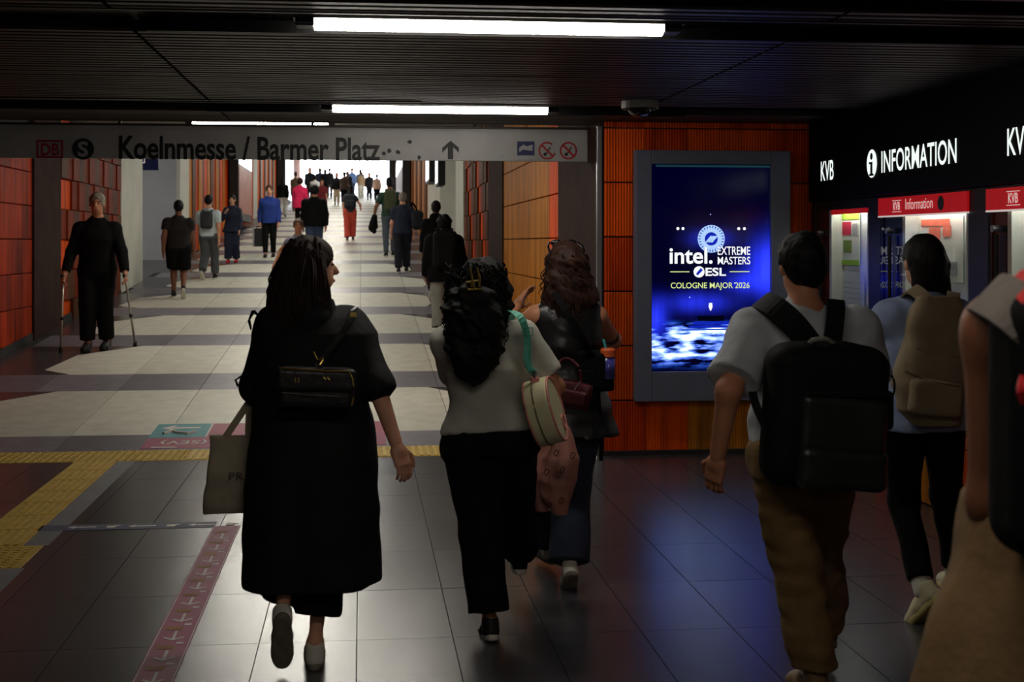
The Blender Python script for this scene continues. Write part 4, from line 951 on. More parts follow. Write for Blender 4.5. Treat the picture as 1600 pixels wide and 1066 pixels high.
        p.top = sobj(top.get('name', 'shirt'), q + list(top.get('add', [])), res, top['mat'], root, nse(top.get('wr', .004), 26))
    if shoes:
        tp_ = SHOE_LO if lo else SHOE
        for i in (0, 1):
            f = feet[i]; Rf = rotz(f[3]) @ rotx(-f[4]); sz = s * shoes.get('scale', 1.0) * (.95 if fem else 1.03)
            so_ = link('shoe', np_mesh('shoe', xf(tp_[0][0], Rf, ank[i], sz), tp_[0][1]), shoes['mat'], root)
            link('sole', np_mesh('sole', xf(tp_[1][0], Rf, ank[i], sz), tp_[1][1]), shoes.get('sole', W_sole), so_)
            if not lo and shoes.get('laces'):
                lb = MB()
                for q in range(4): y_ = .035 + q * .022; z_ = -.002 - q * .0075; lb = lb.tube([V3(-.03, y_, z_ - .022), V3(-.012, y_ + .004, z_ - .001), V3(.012, y_ + .004, z_ - .001), V3(.03, y_, z_ - .022)], .0035, 5)
                lb.v = [tuple(x_) for x_ in xf(np.array(lb.v), Rf, ank[i], sz)]; lb.build('laces', shoes['laces'], so_)
            if shoes.get('sock'):
                sobj('sock', [cone(ank[i] - nrm(kne[i] - ank[i]) * -.0, ank[i] + nrm(kne[i] - ank[i]) * .11 * s, .042 * s, .05 * s, .01, True)], max(res, .008), shoes['sock'], root)
    if hair:
        kd = hair['kind']; hm = hair['mat']; cap = [ell(hd(0, -.018, .040), V3(.088, .106, .097) * s, Rh, .02)]
        cut = [ell(hd(0, .125, -.055), V3(.088, .105, .125) * s, Rh, .015, True)]; nz_ = (hair.get('n', .004), hair.get('f', 60), 5)
        if kd == 'short': q = cap + [ell(hd(0, -.055, -.03), V3(.068, .05, .05) * s, Rh, .03)] + cut
        elif kd == 'bob': q = cap + [ell(hd(0, -.05, -.05), V3(.092, .07, .11) * s, Rh, .03)] + cut
        elif kd == 'long': q = cap + [ell(hd(0, -.055, -.05), V3(.088, .06, .11) * s, Rh, .03), ell(nb + T @ V3(0, -.085 * s, -.02 * s), V3(.085, .045, .14) * s, T, .04)] + cut
        elif kd == 'bun': q = cap + [ell(hd(0, -.06, -.02), V3(.07, .05, .05) * s, Rh, .03), ell(hd(0, -.125, .05), V3(.04, .04, .04) * s, Rh, .015)] + cut
        elif kd == 'big': q = cap + [ell(hd(0, -.03, .01), V3(.105, .105, .11) * s, Rh, .03)] + cut
        else: q = hair['prims'](p) + cut if hair.get('cut', True) else hair['prims'](p)
        p.hair = sobj('hair', q, max(.007, res * .8) if res < .02 else res, hm, root, None if res > .02 else nz_)
    return p
def w2l(p_loc, yaw=0.0):
    """world point to a person's local frame"""
    R = rotz(-yaw)
    return lambda w: tuple(R @ (np.array(w) - np.array(p_loc)))
def world(p, v): return Vector(rotz(p.yaw) @ np.asarray(v)) + p.loc
def locks(name, paths, m, parent, r=.006, n=4):
    Vs, Qs, o = [], [], 0
    for pts in paths:
        pts = np.asarray(pts, float); k = len(pts); d = np.gradient(pts, axis=0); d /= np.linalg.norm(d, axis=1)[:, None] + 1e-9
        a = np.cross(d, V3(.3, 1, .1)); a /= np.linalg.norm(a, axis=1)[:, None] + 1e-9; b = np.cross(d, a); rr = r * np.linspace(1, .35, k)[:, None]
        for j in range(n): t = 2 * math.pi * j / n; Vs.append(pts + rr * (a * math.cos(t) + b * math.sin(t)))
        for i in range(k - 1):
            for j in range(n): Qs.append((o + j * k + i, o + ((j + 1) % n) * k + i, o + ((j + 1) % n) * k + i + 1, o + j * k + i + 1))
        o += n * k
    return tag(link(name, np_mesh(name, np.concatenate(Vs), np.array(Qs)), m, parent), kind='stuff')
# ------------------------------------------------------------------ people in the foreground
def place(u, D): q = P(u, 380, D); return (q.x, q.y, 0.0)
RS = .0095
# 1 woman in a long black coat
l1 = place(488, 5.36); f1 = w2l(l1)
coat = cloth('coat_black', (15, 15, 17), .8, bump=.3)
hR = f1(P(623, 704, 5.22)); hL = f1(P(418, 604, 5.66))
p1 = person('woman in a long black coat and white sneakers, seen from behind', l1, 0, 1.70, True, 1.06, lean=.03, head=(-1.15, .02, 0), skin='fair', res=RS, lo=False, shz=.447,
    feet=(f1(P(492, 1009, 5.27)) + (0.05, .0), f1(P(441, 966, 5.14)) + (.06, 1.12)), hands=(hR, hL), shw=.142, hint=((.9, -.6, 0), (-.45, -.5, -1)), hkind=('relax', 'grip'), palm=((-.5, .8, .1), None), face=True,
    bottom=dict(mat=K_blk, infl=.02, len=1.72, flare=.03), shoes=dict(mat=W_shoe, sole=D_sole, laces=W_sole, scale=1.02),
    hair=dict(kind='x', mat=hairmat('dark_brown', (40, 25, 20)), n=.005, f=50, prims=lambda p: [ell(p.hd(0, -.018, .040), V3(.086, .104, .094), p.Rh, .02), ell(p.hd(.01, -.06, -.06), V3(.088, .072, .13), p.Rh, .04), ell(V3(-.02, -.06, 1.40), V3(.095, .06, .09), None, .05), ell(V3(-.085, -.03, 1.37), V3(.06, .06, .10), None, .04)]))
def coat_st(c):   # (pixel row, left, right, depth)
    o = []
    for v, a, b, d in c:
        A, B = np.array(f1(P(a, v, 5.36))), np.array(f1(P(b, v, 5.36))); o.append([A[2], (A[0] + B[0]) / 2, -.01, (B[0] - A[0]) / 2, d])
    return sorted(o)
cs = coat_st([(908, 376, 592, .215), (860, 377, 591, .21), (780, 380, 589, .20), (700, 387, 587, .19), (650, 393, 583, .18), (600, 402, 575, .17), (560, 405, 578, .16), (520, 408, 585, .14), (496, 440, 552, .10), (482, 464, 526, .07)])
sleeve = p1.arm(0, .042, 1.12, .004) + p1.arm(1, .042, 1.8, -.008)
ct = sobj('coat', [loft(cs, None, .03, (5, .045, .8, cs[5][0], cs[0][0]), 2.4)] + sleeve, .0095, coat, p1.root, (.006, 18, 4))
sobj('collar', [cone(V3(0, -.03, 1.36), V3(0, -.03, 1.43), .105, .085, .02, True)], .0095, coat, ct)
MB().ribbon([f1(P(407, 497, 5.25)), f1(P(396, 486, 5.2)), f1(P(389, 500, 5.2)), f1(P(392, 512, 5.25))], (0, 1, 0), .02, .006).build('shoulder_tab', coat, ct)
MB().tube([f1(P(377, 588, 5.3)), f1(P(368, 594, 5.3)), f1(P(372, 604, 5.3))], .005, 6).build('cuff_loop', coat, ct)
rr = random.Random(5); ps = []
for k_ in range(260):
    a = rr.uniform(-2.4, .30); zz = rr.uniform(-.05, .125); kk_ = math.sqrt(max(.05, 1 - ((zz - .04) / .096) ** 2)); st0 = np.array(p1.hd(.084 * kk_ * math.cos(a), -.02 + .1 * kk_ * math.sin(a), zz)); L_ = rr.uniform(.24, .36)
    out = p1.Rh @ V3((.06 + .08 * (1 - kk_)) * math.cos(a), (.06 + .08 * (1 - kk_)) * math.sin(a), 0); ph = rr.uniform(0, 6)
    ps.append([st0 + out * min(1, t * 1.6) + V3(.008 * math.sin(ph + 5 * t), .008 * math.cos(ph + 6 * t), -L_ * t) for t in np.linspace(0, 1, 9)])
locks('hair_locks', ps, hairmat('dark_brown', (40, 25, 20)), p1.hair, .007)

# 2 woman in a grey t-shirt, long curly black hair
l2 = place(766, 5.72); f2 = w2l(l2); grey = cloth('grey_tee', (176, 174, 164), .9, bump=.3)
p2 = person('woman in a grey t-shirt with very long curly black hair', l2, -.04, 1.60, True, 1.24, lean=.05, tilt=-.06, head=(.1, .12, 0), skin='tan', res=RS, lo=False, shz=.447, shw=.158,
    feet=(f2(P(808, 925, 6.35)) + (0, 0), f2(P(768, 984, 5.62)) + (.1, .25)), hands=(f2(P(822, 598, 5.95)), f2(P(738, 588, 6.1))), hint=((.7, -.7, -.6), (-.3, -.7, -1)), hkind=('relax', 'relax'), drop=.0,
    bottom=dict(mat=K_blk2, infl=.026, len=1.9, flare=.026, waist=.045, wr=.006), top=dict(mat=grey, sleeve=.78, hem=.02, infl=.022, sinf=.008, puff=.012, wr=.005), shoes=dict(mat=B_shoe, sole=W_sole),
    hair=dict(kind='x', cut=False, mat=hairmat('black_curly', (13, 12, 13)), n=.012, f=75, prims=lambda p: [ell(p.hd(0, -.018, .040), V3(.098, .112, .098), p.Rh, .02), ell(p.hd(-.0, -.08, -.05), V3(.11, .075, .13), p.Rh, .04)] + [ell(f2(P(u, v, 5.52)), V3(a, .075, .12), None, .05) for u, v, a in ((742, 490, .115), (742, 530, .115), (744, 556, .085))] + [ell(p.hd(0, .125, -.04), V3(.08, .08, .11), p.Rh, .015, True)]))
rr = random.Random(8); ps = []
for k_ in range(330):
    u = rr.uniform(698, 790); v = rr.uniform(410, 500); st0 = np.array(f2(P(u, v, 5.47 + .25 * abs(u - 742) / 60 + rr.uniform(-.03, .03)))); L_ = rr.uniform(.14, .30) if v < 450 else rr.uniform(.10, .22); ph = rr.uniform(0, 6); rad = rr.uniform(.008, .016); fq = rr.uniform(14, 24); dr = rr.uniform(-.02, .02)
    ps.append([st0 + V3(rad * math.cos(ph + fq * t) + dr * t, rad * math.sin(ph + fq * t), -L_ * t) for t in np.linspace(0, 1, 16)])
locks('hair_locks', ps, MATS['hair_black_curly'], p2.hair, .0045)
r = empty('hair_clip', P(738, 436, 5.50)); tag(r, 'gold open-frame claw clip in the long curly black hair', 'hair clip')
gold = mat('gold_metal', (206, 176, 96), .3, metal=.9, var=.05)
for dx in (-.018, .012): MB().tube([(dx, -.07, .05), (dx + .012, -.075, .0), (dx + .008, -.07, -.03)], .005, 8).build('bar', gold, r)
MB().tube([(-.03, -.07, -.012), (.028, -.072, -.004), (.03, -.07, -.038), (-.024, -.068, -.042)], .005, 8, True).build('frame', gold, r)
MB().tube([(-.002, -.072, -.008), (.002, -.07, -.04)], .004, 8).build('pin', gold, r)

# 3 woman in a black leather vest, brown curls, sunglasses pushed up
l3 = place(885, 6.55); f3 = w2l(l3); lea = mat('leather_black', (20, 20, 22), .34, var=.1, bump=.5, bscale=14, spec=.5)
p3 = person('woman in a black leather vest with curly brown hair', l3, .05, 1.67, True, 1.08, lean=.02, head=(.1, .05, 0), skin='tan', res=RS, lo=False, shz=.447,
    feet=(f3(P(887, 888, 6.42)) + (-.05, .72), f3(P(862, 868, 6.85)) + (.1, 0)), hands=(f3(P(915, 505, 6.95)), f3(P(812, 478, 6.8))), hint=((1, -.5, -.8), (-1, -.2, -1)), hkind=('relax', 'open'),
    bottom=dict(mat=cloth('dark_denim', (36, 42, 60)), infl=.022, len=1.93, flare=.04), top=dict(name='vest', mat=lea, sleeve=0, hem=-.16, infl=.03, flare=.3, wr=.010), shoes=dict(mat=W_shoe, sole=D_sole),
    hair=dict(kind='x', cut=False, mat=hairmat('brown_curly', (52, 31, 24)), n=.008, f=70, prims=lambda p: [ell(p.hd(0, -.018, .040), V3(.090, .106, .095), p.Rh, .02), ell(p.hd(0, -.06, -.06), V3(.115, .08, .12), p.Rh, .04), ell(p.hd(.01, -.07, -.16), V3(.13, .075, .09), p.Rh, .04), ell(p.hd(0, .125, -.05), V3(.08, .085, .115), p.Rh, .015, True)]))
rr = random.Random(9); ps = []
for k_ in range(260):
    a = rr.uniform(-3.2, .1); st0 = np.array(p3.hd(.095 * math.cos(a), -.02 + .105 * math.sin(a), rr.uniform(-.1, .08))); L_ = rr.uniform(.12, .24); ph = rr.uniform(0, 6); rad = rr.uniform(.006, .013); fq = rr.uniform(10, 18); ou = V3(.04 * math.cos(a), .02 * math.sin(a), 0)
    ps.append([st0 + ou * t + V3(rad * math.cos(ph + fq * t), rad * math.sin(ph + fq * t), -L_ * t) for t in np.linspace(0, 1, 13)])
locks('hair_locks', ps, MATS['hair_brown_curly'], p3.hair, .005)
tt = mat('tattoo_ink', (58, 44, 40), .6, var=.3, scale=60)
e_ = p3.el[0]; sobj('tattoo', [cone(e_ + (p3.sh[0] - e_) * .16, e_ + (p3.sh[0] - e_) * .02, .0415, .0405, .004)], .006, tt, p3.root)
r = empty('sunglasses', world(p3, p3.hd(0, .035, .118))); tag(r, 'black sunglasses pushed up on the curly brown hair', 'sunglasses')
for sx in (-1, 1):
    V, Q = sdf([ell((sx * .036, 0, .010), (.030, .016, .018), None, .01)], .005); link('lens', np_mesh('lens', V, Q), mat('sunglass_black', (8, 8, 9), .15, var=0, spec=.6), r)
    MB().tube([(sx * .07, 0, .012), (sx * .085, -.06, -.005), (sx * .085, -.11, -.03)], .005, 6).build('temple', MATS['sunglass_black'], r)
MB().tube([(-.01, .0, .02), (.01, .0, .02)], .005, 6).build('bridge', MATS['sunglass_black'], r)

# 4 man in a light grey shirt and khaki trousers
l4 = place(1258, 4.95); f4 = w2l(l4); shirt = cloth('pale_grey_shirt', (176, 180, 184), .85, bump=.35); khaki = cloth('khaki', (124, 98, 60), .85, bump=.35)
p4 = person('man in a light grey shirt and khaki trousers with a black backpack', l4, .06, 1.71, False, 1.12, lean=.04, head=(.05, .0, 0), skin='tan', res=RS, lo=False, shz=.447, shw=.19,
    feet=(f4(P(1296, 1000, 5.35)) + (0, .1), f4(P(1275, 1085, 4.95)) + (.05, .1)), hands=(f4(P(1352, 640, 5.3)), f4(P(1117, 712, 4.85))), hint=((.4, -.8, -.8), (-.7, -1, 0)), hkind=('relax', 'relax'), palm=(None, (.75, .6, 0)),
    bottom=dict(mat=khaki, infl=.026, len=1.96, flare=.022, waist=.08, wr=.014), top=dict(mat=shirt, sleeve=.82, hem=-.02, infl=.026, sinf=.014, puff=.022, collar=True, wr=.010), shoes=dict(mat=mat('shoe_tan', (120, 96, 66), .6), sole=D_sole),
    hair=dict(kind='short', mat=hairmat('black', (14, 13, 14)), n=.006, f=70))

# 5 woman in a pale blue shirt with a beige backpack
l5 = place(1442, 5.95); f5 = w2l(l5); blue = cloth('pale_blue_shirt', (134, 148, 180), .85, bump=.35)
p5 = person('woman in a pale blue shirt and black trousers at the cabinets', l5, -.12, 1.71, True, 1.02, lean=.0, head=(.25, .05, 0), skin='fair', res=RS, lo=False, shz=.447,
    feet=(f5(P(1478, 905, 6.25)) + (0, 0), f5(P(1449, 925, 5.82)) + (.5, .8)), hands=(f5(P(1515, 560, 6.3)), f5(P(1366, 510, 6.35))), hint=((1, -.5, -.5), (-.5, -.6, -1)), hkind=('relax', 'grip'),
    bottom=dict(mat=K_blk, infl=.014, len=1.86, flare=.0), top=dict(mat=blue, sleeve=1.9, hem=-.06, infl=.026, sinf=.006, wr=.006, collar=True), shoes=dict(mat=mat('shoe_cream', (206, 196, 160), .6, var=.15), sole=mat('sole_cream', (196, 182, 120), .7, var=.15), laces=W_sole, sock=W_sole, scale=1.05),
    hair=dict(kind='x', cut=False, mat=hairmat('dark', (24, 18, 17)), n=.004, f=50, prims=lambda p: [ell(p.hd(0, -.018, .040), V3(.086, .104, .094), p.Rh, .02), ell(p.hd(0, -.06, -.05), V3(.082, .06, .10), p.Rh, .04), ell(p.hd(.085, -.05, -.12), V3(.03, .04, .12), p.Rh, .03), ell(p.hd(0, .125, -.05), V3(.088, .1, .125), p.Rh, .015, True)]))
r = empty('phone', P(1362, 506, 6.36)); tag(r, 'dark phone held by the woman in the pale blue shirt', 'phone'); r.rotation_euler = (.5, 0, .3)
bevelled('body', (-.036, .036, -.005, .005, -.07, .08), M_black, r, .004); box('screen', (-.032, .032, -.0065, -.005, -.062, .072), mat('phone_glass', (20, 22, 26), .1, var=0), r); bevelled('camera_bump', (-.03, -.005, .005, .008, .045, .072), M_black, r, .002)

# 6 person at the right edge, very close
l6 = place(1722, 2.42); f6 = w2l(l6); gstrap = cloth('grey_canvas', (92, 86, 80), .9, bump=.3)
p6 = person('bare-armed person in a black top, closest to the viewer at the right edge', l6, .12, 1.93, False, 1.18, lean=.02, skin='brown', res=.012, lo=False, shz=.447,
    hands=(f6(P(1850, 800, 2.6)), f6(P(1600, 770, 2.66))), hint=((1, -.5, 0), (-.8, -1, -.4)), step=.15,
    bottom=dict(mat=khaki, infl=.05, len=1.9, flare=.03), top=dict(name='top', mat=K_blk, sleeve=0, hem=-.04, infl=.02), shoes=dict(mat=B_shoe), hair=dict(kind='big', mat=hairmat('blond', (150, 118, 76)), n=.01, f=40))
kj = cloth('khaki_jacket', (112, 88, 58), .85, bump=.4)
z0 = np.array(f6(P(1500, 1300, 2.42)))[2]; js = []
for v, a, b in ((1300, 1400, 1900), (1150, 1412, 1890), (1066, 1425, 1880), (960, 1462, 1860), (860, 1500, 1830), (780, 1522, 1800)):
    A, B = np.array(f6(P(a, v, 2.42))), np.array(f6(P(b, v, 2.42))); js.append([A[2], (A[0] + B[0]) / 2, 0, (B[0] - A[0]) / 2, .2])
sobj('tied_jacket', [loft(sorted(js), None, .02, (7, .06, .4, sorted(js)[-1][0], sorted(js)[0][0]), 2.2)], .012, kj, p6.root, (.006, 22, 3))
# ------------------------------------------------------------------ bags of the foreground people
def strap(pts, wd, w, t, nm, m, par): return MB().ribbon(pts, wd, w, t).build(nm, m, par)
def bez(pts, n=14):
    pts = np.array([tuple(q) for q in pts], float); t = np.linspace(0, len(pts) - 1, n); out = []
    for x in t:
        i = min(int(x), len(pts) - 2); f = x - i; p0, p1_, p2_, p3_ = (pts[max(i - 1, 0)], pts[i], pts[i + 1], pts[min(i + 2, len(pts) - 1)])
        out.append(.5 * ((2 * p1_) + (-p0 + p2_) * f + (2 * p0 - 5 * p1_ + 4 * p2_ - p3_) * f * f + (-p0 + 3 * p1_ - 3 * p2_ + p3_) * f ** 3))
    return out
def rel(o): return lambda u, v, D: P(u, v, D) - o.location
# 1a black handbag on the coat woman's back
D1 = 5.09
r = empty('handbag', P(494, 605, D1)); tag(r, 'small black handbag with gold trim worn across the black coat', 'bag'); q = rel(r)
lea2 = mat('bag_leather_black', (24, 24, 25), .4, var=.1, bump=.3, bscale=30, spec=.5)
c_ = q(494, 606, D1)
sobj('body', [rbox(tuple(c_), (.145, .045, .078), roty(.035), .03), plane((0, 0, .085), (0, 0, 1))], .006, lea2, r)
fl_ = sobj('flap', [rbox((0, -.03, .03), (.15, .03, .045), roty(.035), .02)], .006, lea2, r)
MB().tube([q(436, 575, D1 - .06), q(470, 577, D1 - .065), q(510, 580, D1 - .065), q(545, 580, D1 - .06), q(551, 592, D1 - .05), q(552, 604, D1 - .05)], .0035, 6).build('gold_edge', gold, r)
MB().tube([q(552, 622, D1 - .05), q(549, 634, D1 - .05)], .0035, 6).build('gold_edge', gold, r)
MB().tube([q(441, 614, D1 - .065), q(480, 617, D1 - .066), q(532, 620, D1 - .066)], .0025, 6).build('zip', M_steel, r)
for u in (461, 466, 505, 511): MB().tube([q(u, 590, D1 - .065), q(u + (1 if u < 480 else 4), 598 - (4 if u > 480 else 0), D1 - .065)], .004, 6).build('clasp', gold, r)
MB().ribbon(bez([q(496, 574, D1 - .03), q(505, 560, D1 - .02), q(532, 525, D1 + .03), q(549, 498, D1 + .08), q(553, 484, D1 + .16), q(552, 482, D1 + .3)]), (1, 0, .6), .03, .006).build('strap', lea2, r)
MB().tube(bez([q(490, 550, D1 - .02), q(496, 562, D1 - .03), q(505, 560, D1 - .03), q(500, 570, D1 - .04)], 10), .0035, 6).build('chain', gold, r)
MB().box(-.012, .012, -.004, .004, -.008, .008).build('buckle', gold, r).location = q(552, 492, D1 + .06)
# 1b tote bag
r = empty('tote_bag', P(358, 808, 5.42)); tag(r, 'pale cloth tote bag hanging from the coat woman on her left', 'bag'); q = rel(r)
tote = cloth('tote', (168, 158, 136), .9, bump=.3)
A = [q(332, 680, 5.42), q(400, 672, 5.42), q(402, 812, 5.42), q(322, 800, 5.42)]
zc = [(A[3].z, (A[3].x + A[2].x) / 2, 0, (A[2].x - A[3].x) / 2, .045), (A[3].z + .03, (A[3].x + A[2].x) / 2, 0, (A[2].x - A[3].x) / 2 + .004, .06), (.17, (A[3].x + A[2].x) / 2 + .004, 0, (A[2].x - A[3].x) / 2 - .004, .065), (A[0].z, (A[0].x + A[1].x) / 2, 0, (A[1].x - A[0].x) / 2, .03)]
sobj('body', [loft(zc, None, .02, None, 4.5)], .007, tote, r, (.006, 24, 6))
for d_ in (-.02, .02): MB().ribbon(bez([q(352, 684, 5.42 + d_), q(368, 660, 5.42 + d_), q(388, 630, 5.42), q(391, 624, 5.42)]), (1, 0, 0), .028, .004).build('handle', tote, r); MB().ribbon(bez([q(388, 684, 5.42 + d_), q(389, 655, 5.42 + d_), q(391, 624, 5.42)]), (1, 0, 0), .028, .004).build('handle', tote, r)
text('lettering', 'PR', mat('tote_print', (88, 80, 72), .8), at(M_FRONT, q(361, 0, 5.42).x, -.075, q(0, 745, 5.42).z), width=.055, height=.03, parent=r)
# 2a round cream bag
r = empty('round_bag', P(852, 643, 5.55)); tag(r, 'round cream bag with pink piping on a mint strap', 'bag')
cream = mat('bag_cream', (206, 200, 158), .55, var=.06); pinkp = mat('bag_pink', (208, 132, 124), .55, var=.06); mint = mat('strap_mint', (98, 190, 166), .55, var=.06)
RB = rotz(.95) @ rotx(0) ; RB = roty(-.30) @ rotz(1.28)
def rb(v): return Vector(RB @ np.array(v, float))
V, Q = sdf([('l', np.array([[-.05, 0, 0, .13, .13], [-.046, 0, 0, .138, .138], [.046, 0, 0, .138, .138], [.05, 0, 0, .13, .13]], float), None, .005, None, 2.0)], .006)
V = V[:, [0, 2, 1]]; Q = Q[:, ::-1]; body = link('body', np_mesh('body', V @ RB.T, Q), cream, r)
for y_ in (-.05, .05): MB().tube([rb((.134 * math.cos(t), y_, .134 * math.sin(t))) for t in [2 * math.pi * k / 40 for k in range(40)]], .005, 6, True).build('piping', pinkp, r)
MB().tube([rb((.139 * math.cos(t), .012, .139 * math.sin(t))) for t in [2 * math.pi * k / 40 for k in range(40)]], .004, 6, True).build('zip', mat('zip_olive', (110, 104, 70), .5), r)
MB().tube([rb((.03 * math.cos(t) + .05, -.053, .03 * math.sin(t) - .07)) for t in [2 * math.pi * k / 20 for k in range(20)]], .004, 6, True).build('emblem', pinkp, r)
tab = rb((-.02, .0, .138)); MB().box(-.016, .016, -.02, .02, -.03, .012).build('tab', pinkp, r).location = tab
q = rel(r)
MB().ribbon(bez([tab + Vector((0, 0, .03)), q(825, 570, 5.52), q(824, 530, 5.50), q(816, 500, 5.50), q(803, 488, 5.56), q(796, 487, 5.7), q(800, 500, 5.85)], 22), (.8, -.3, 0), .03, .004).build('strap', mint, r)
MB().ribbon(bez([q(823, 540, 5.5), q(822, 560, 5.49), q(829, 580, 5.48)], 8), (.8, -.3, 0), .022, .004).build('strap_end', mint, r)
MB().tube([q(820, 512, 5.49), q(832, 512, 5.49), q(832, 524, 5.49), q(820, 524, 5.49)], .004, 6, True).build('buckle', mat('buckle_mint', (90, 170, 150), .4), r)
MB().tube([tab + Vector((0, 0, .0)), tab + Vector((.0, 0, .04))], .008, 8).build('ring', M_steel, r)
# 2b pink printed bag
r = empty('plastic_bag', P(868, 800, 6.0)); tag(r, 'pink printed bag hanging below the round cream bag', 'bag'); q = rel(r)
pkb = mat('bag_dusty_pink', (176, 120, 108), .5, var=.2, scale=6, bump=.5, bscale=9)
st_ = []
for v, a, b, d in ((806, 862, 888, .03), (780, 846, 893, .06), (750, 842, 901, .075), (715, 848, 905, .07), (690, 858, 898, .045), (668, 872, 888, .02)):
    A, B = q(a, v, 6.0), q(b, v, 6.0); st_.append([A.z, (A.x + B.x) / 2, 0, (B.x - A.x) / 2, d])
sobj('body', [loft(sorted(st_), None, .02, (5, .10, .5, sorted(st_)[0][0], sorted(st_)[-1][0]), 2.0)], .006, pkb, r, (.007, 28, 2))
st_ = []
for v, a, b, d in ((800, 836, 862, .03), (770, 824, 862, .05), (735, 824, 866, .05), (700, 838, 870, .03), (670, 862, 880, .015)):
    A, B = q(a, v, 6.08), q(b, v, 6.08); st_.append([A.z, (A.x + B.x) / 2, .08, (B.x - A.x) / 2, d])
sobj('shaded_side', [loft(sorted(st_), None, .02, (4, .08, .9, sorted(st_)[0][0], sorted(st_)[-1][0]), 2.0)], .006, pkb, r, (.006, 28, 5))
MB().ribbon(bez([q(880, 672, 6.0), q(874, 640, 5.98), q(860, 606, 5.96), q(838, 598, 5.95)]), (0, 1, 0), .02, .003).build('handle', pkb, r)
prn = mat('print_dark_red', (84, 44, 46), .6, var=.2)
for u, v in ((895, 712), (879, 734), (872, 742), (854, 738), (862, 758), (877, 782), (869, 708), (858, 790)):
    c = q(u, v, 5.925); MB().tube([c + Vector((.009 * math.cos(t) + .004 * math.sin(3 * t), -.0, .014 * math.sin(t))) for t in [2 * math.pi * k / 12 for k in range(12)]], .002, 4, True).build('print', prn, r)
# 3a black shoulder bag with bottle, 3b burgundy bag
r = empty('shoulder_bag', P(938, 600, 6.45)); tag(r, 'black shoulder bag at the hip of the woman in the leather vest', 'bag'); q = rel(r)
sobj('body', [rbox(tuple(q(930, 580, 6.45)), (.085, .05, .10), roty(-.06), .02), rbox(tuple(q(944, 580, 6.38)), (.04, .03, .085), None, .015)], .007, K_blk, r, (.003, 20, 2))
MB().ribbon(bez([q(925, 560, 6.4), q(905, 520, 6.36), q(880, 480, 6.36), q(868, 458, 6.44), q(866, 452, 6.6)]), (1, 0, .3), .035, .005).build('strap', K_blk, r)
MB().ribbon(bez([q(934, 605, 6.42), q(937, 650, 6.42), q(939, 690, 6.44), q(939, 720, 6.46)]), (1, 0, 0), .018, .006).build('hanging_strap', K_blk, r)
box('flap', (-.10, .05, -.085, -.06, -.01, .07), K_blk, r)
r = empty('drinking_bottle', P(950, 572, 6.38)); tag(r, 'drinking bottle with an orange lid and teal straw in the shoulder bag', 'bottle')
MB().tube([(0, 0, -.06), (0, 0, .045)], .034, 16).build('body', mat('bottle_blue', (72, 70, 150), .15, var=.3, scale=30, spec=.6), r, True)
MB().tube([(0, 0, .045), (0, 0, .075), (0, 0, .085)], [.037, .037, .028], 16).build('lid', mat('lid_orange', (214, 92, 40), .5), r)
MB().tube([(-.01, 0, .08), (-.022, 0, .125)], .006, 8).build('straw', mat('straw_teal', (70, 180, 180), .5), r)
r = empty('handbag', P(893, 618, 6.2)); tag(r, 'burgundy leather handbag between the two walking women', 'bag'); q = rel(r)
bur = mat('leather_burgundy', (70, 22, 30), .35, var=.2, bump=.4, bscale=20)
sobj('body', [rbox((0, 0, 0), (.085, .045, .065), roty(.2), .02), rbox((.0, -.045, -.01), (.06, .012, .035), roty(.2), .01)], .006, bur, r, (.005, 24, 7))
MB().tube(bez([q(872, 600, 6.2), q(868, 575, 6.2), q(885, 560, 6.25), q(905, 575, 6.2), q(908, 600, 6.2)], 16), .007, 8).build('handle', bur, r)
MB().tube([q(897, 610, 6.13), q(907, 596, 6.13)], .003, 6).build('buckle', M_steel, r)
# 4a black backpack
def backpack(label, u, v, D, w, h, d, body_m, extra_m, p, tiltz=0.0, frame=None):
    r = empty('backpack', P(u, v, D)); tag(r, label, 'backpack'); R = roty(tiltz)
    X = lambda a, b, c: tuple(R @ V3(a, b, c))
    sobj('body', [rbox(X(0, 0, 0), (w, d, h), R, min(w, d) * .75, .02), ell(X(0, .0, h * .72), (w * .92, d * .95, h * .36), R, .03)], .009, body_m, r, (.004, 18, 3))
    return r, X
bl_nyl = mat('nylon_black', (13, 13, 14), .75, var=.1, bump=.3, bscale=18, spec=.2); shiny = mat('nylon_sheen', (34, 37, 36), .38, var=.12, bump=.5, bscale=10, spec=.5)
r, X = backpack('large black backpack on the man in the grey shirt', 1288, 650, 4.72, .215, .25, .095, bl_nyl, shiny, p4, .06)
q = rel(r)
po = sobj('front_pocket', [rbox(X(.035, -.09, -.02), (.155, .03, .10), roty(.08), .028, .02)], .008, shiny, r, (.008, 20, 6))
sobj('lower_pocket', [rbox(X(.04, -.09, -.17), (.16, .035, .07), roty(.08), .03, .02)], .008, shiny, r, (.006, 20, 8))
MB().tube([X(-.11, -.122, .085), X(.03, -.126, .095), X(.18, -.12, .10)], .004, 6).build('zip', M_black, po)
MB().tube(bez([q(1264, 540, 4.68), q(1270, 532, 4.66), q(1290, 530, 4.66), q(1302, 538, 4.68)]), .009, 8).build('grab_handle', mat('handle_grey', (120, 118, 108), .5), r)
MB().ribbon(bez([q(1268, 540, 4.78), q(1240, 505, 4.77), q(1208, 478, 4.82), q(1186, 472, 4.95), q(1180, 500, 5.1)], 20), (.75, 0, .6), .085, .014).build('shoulder_strap', bl_nyl, r)
MB().ribbon(bez([q(1300, 540, 4.78), q(1304, 505, 4.77), q(1306, 478, 4.82), q(1305, 472, 4.95), q(1310, 500, 5.1)], 20), (1, 0, -.1), .065, .014).build('shoulder_strap', bl_nyl, r)
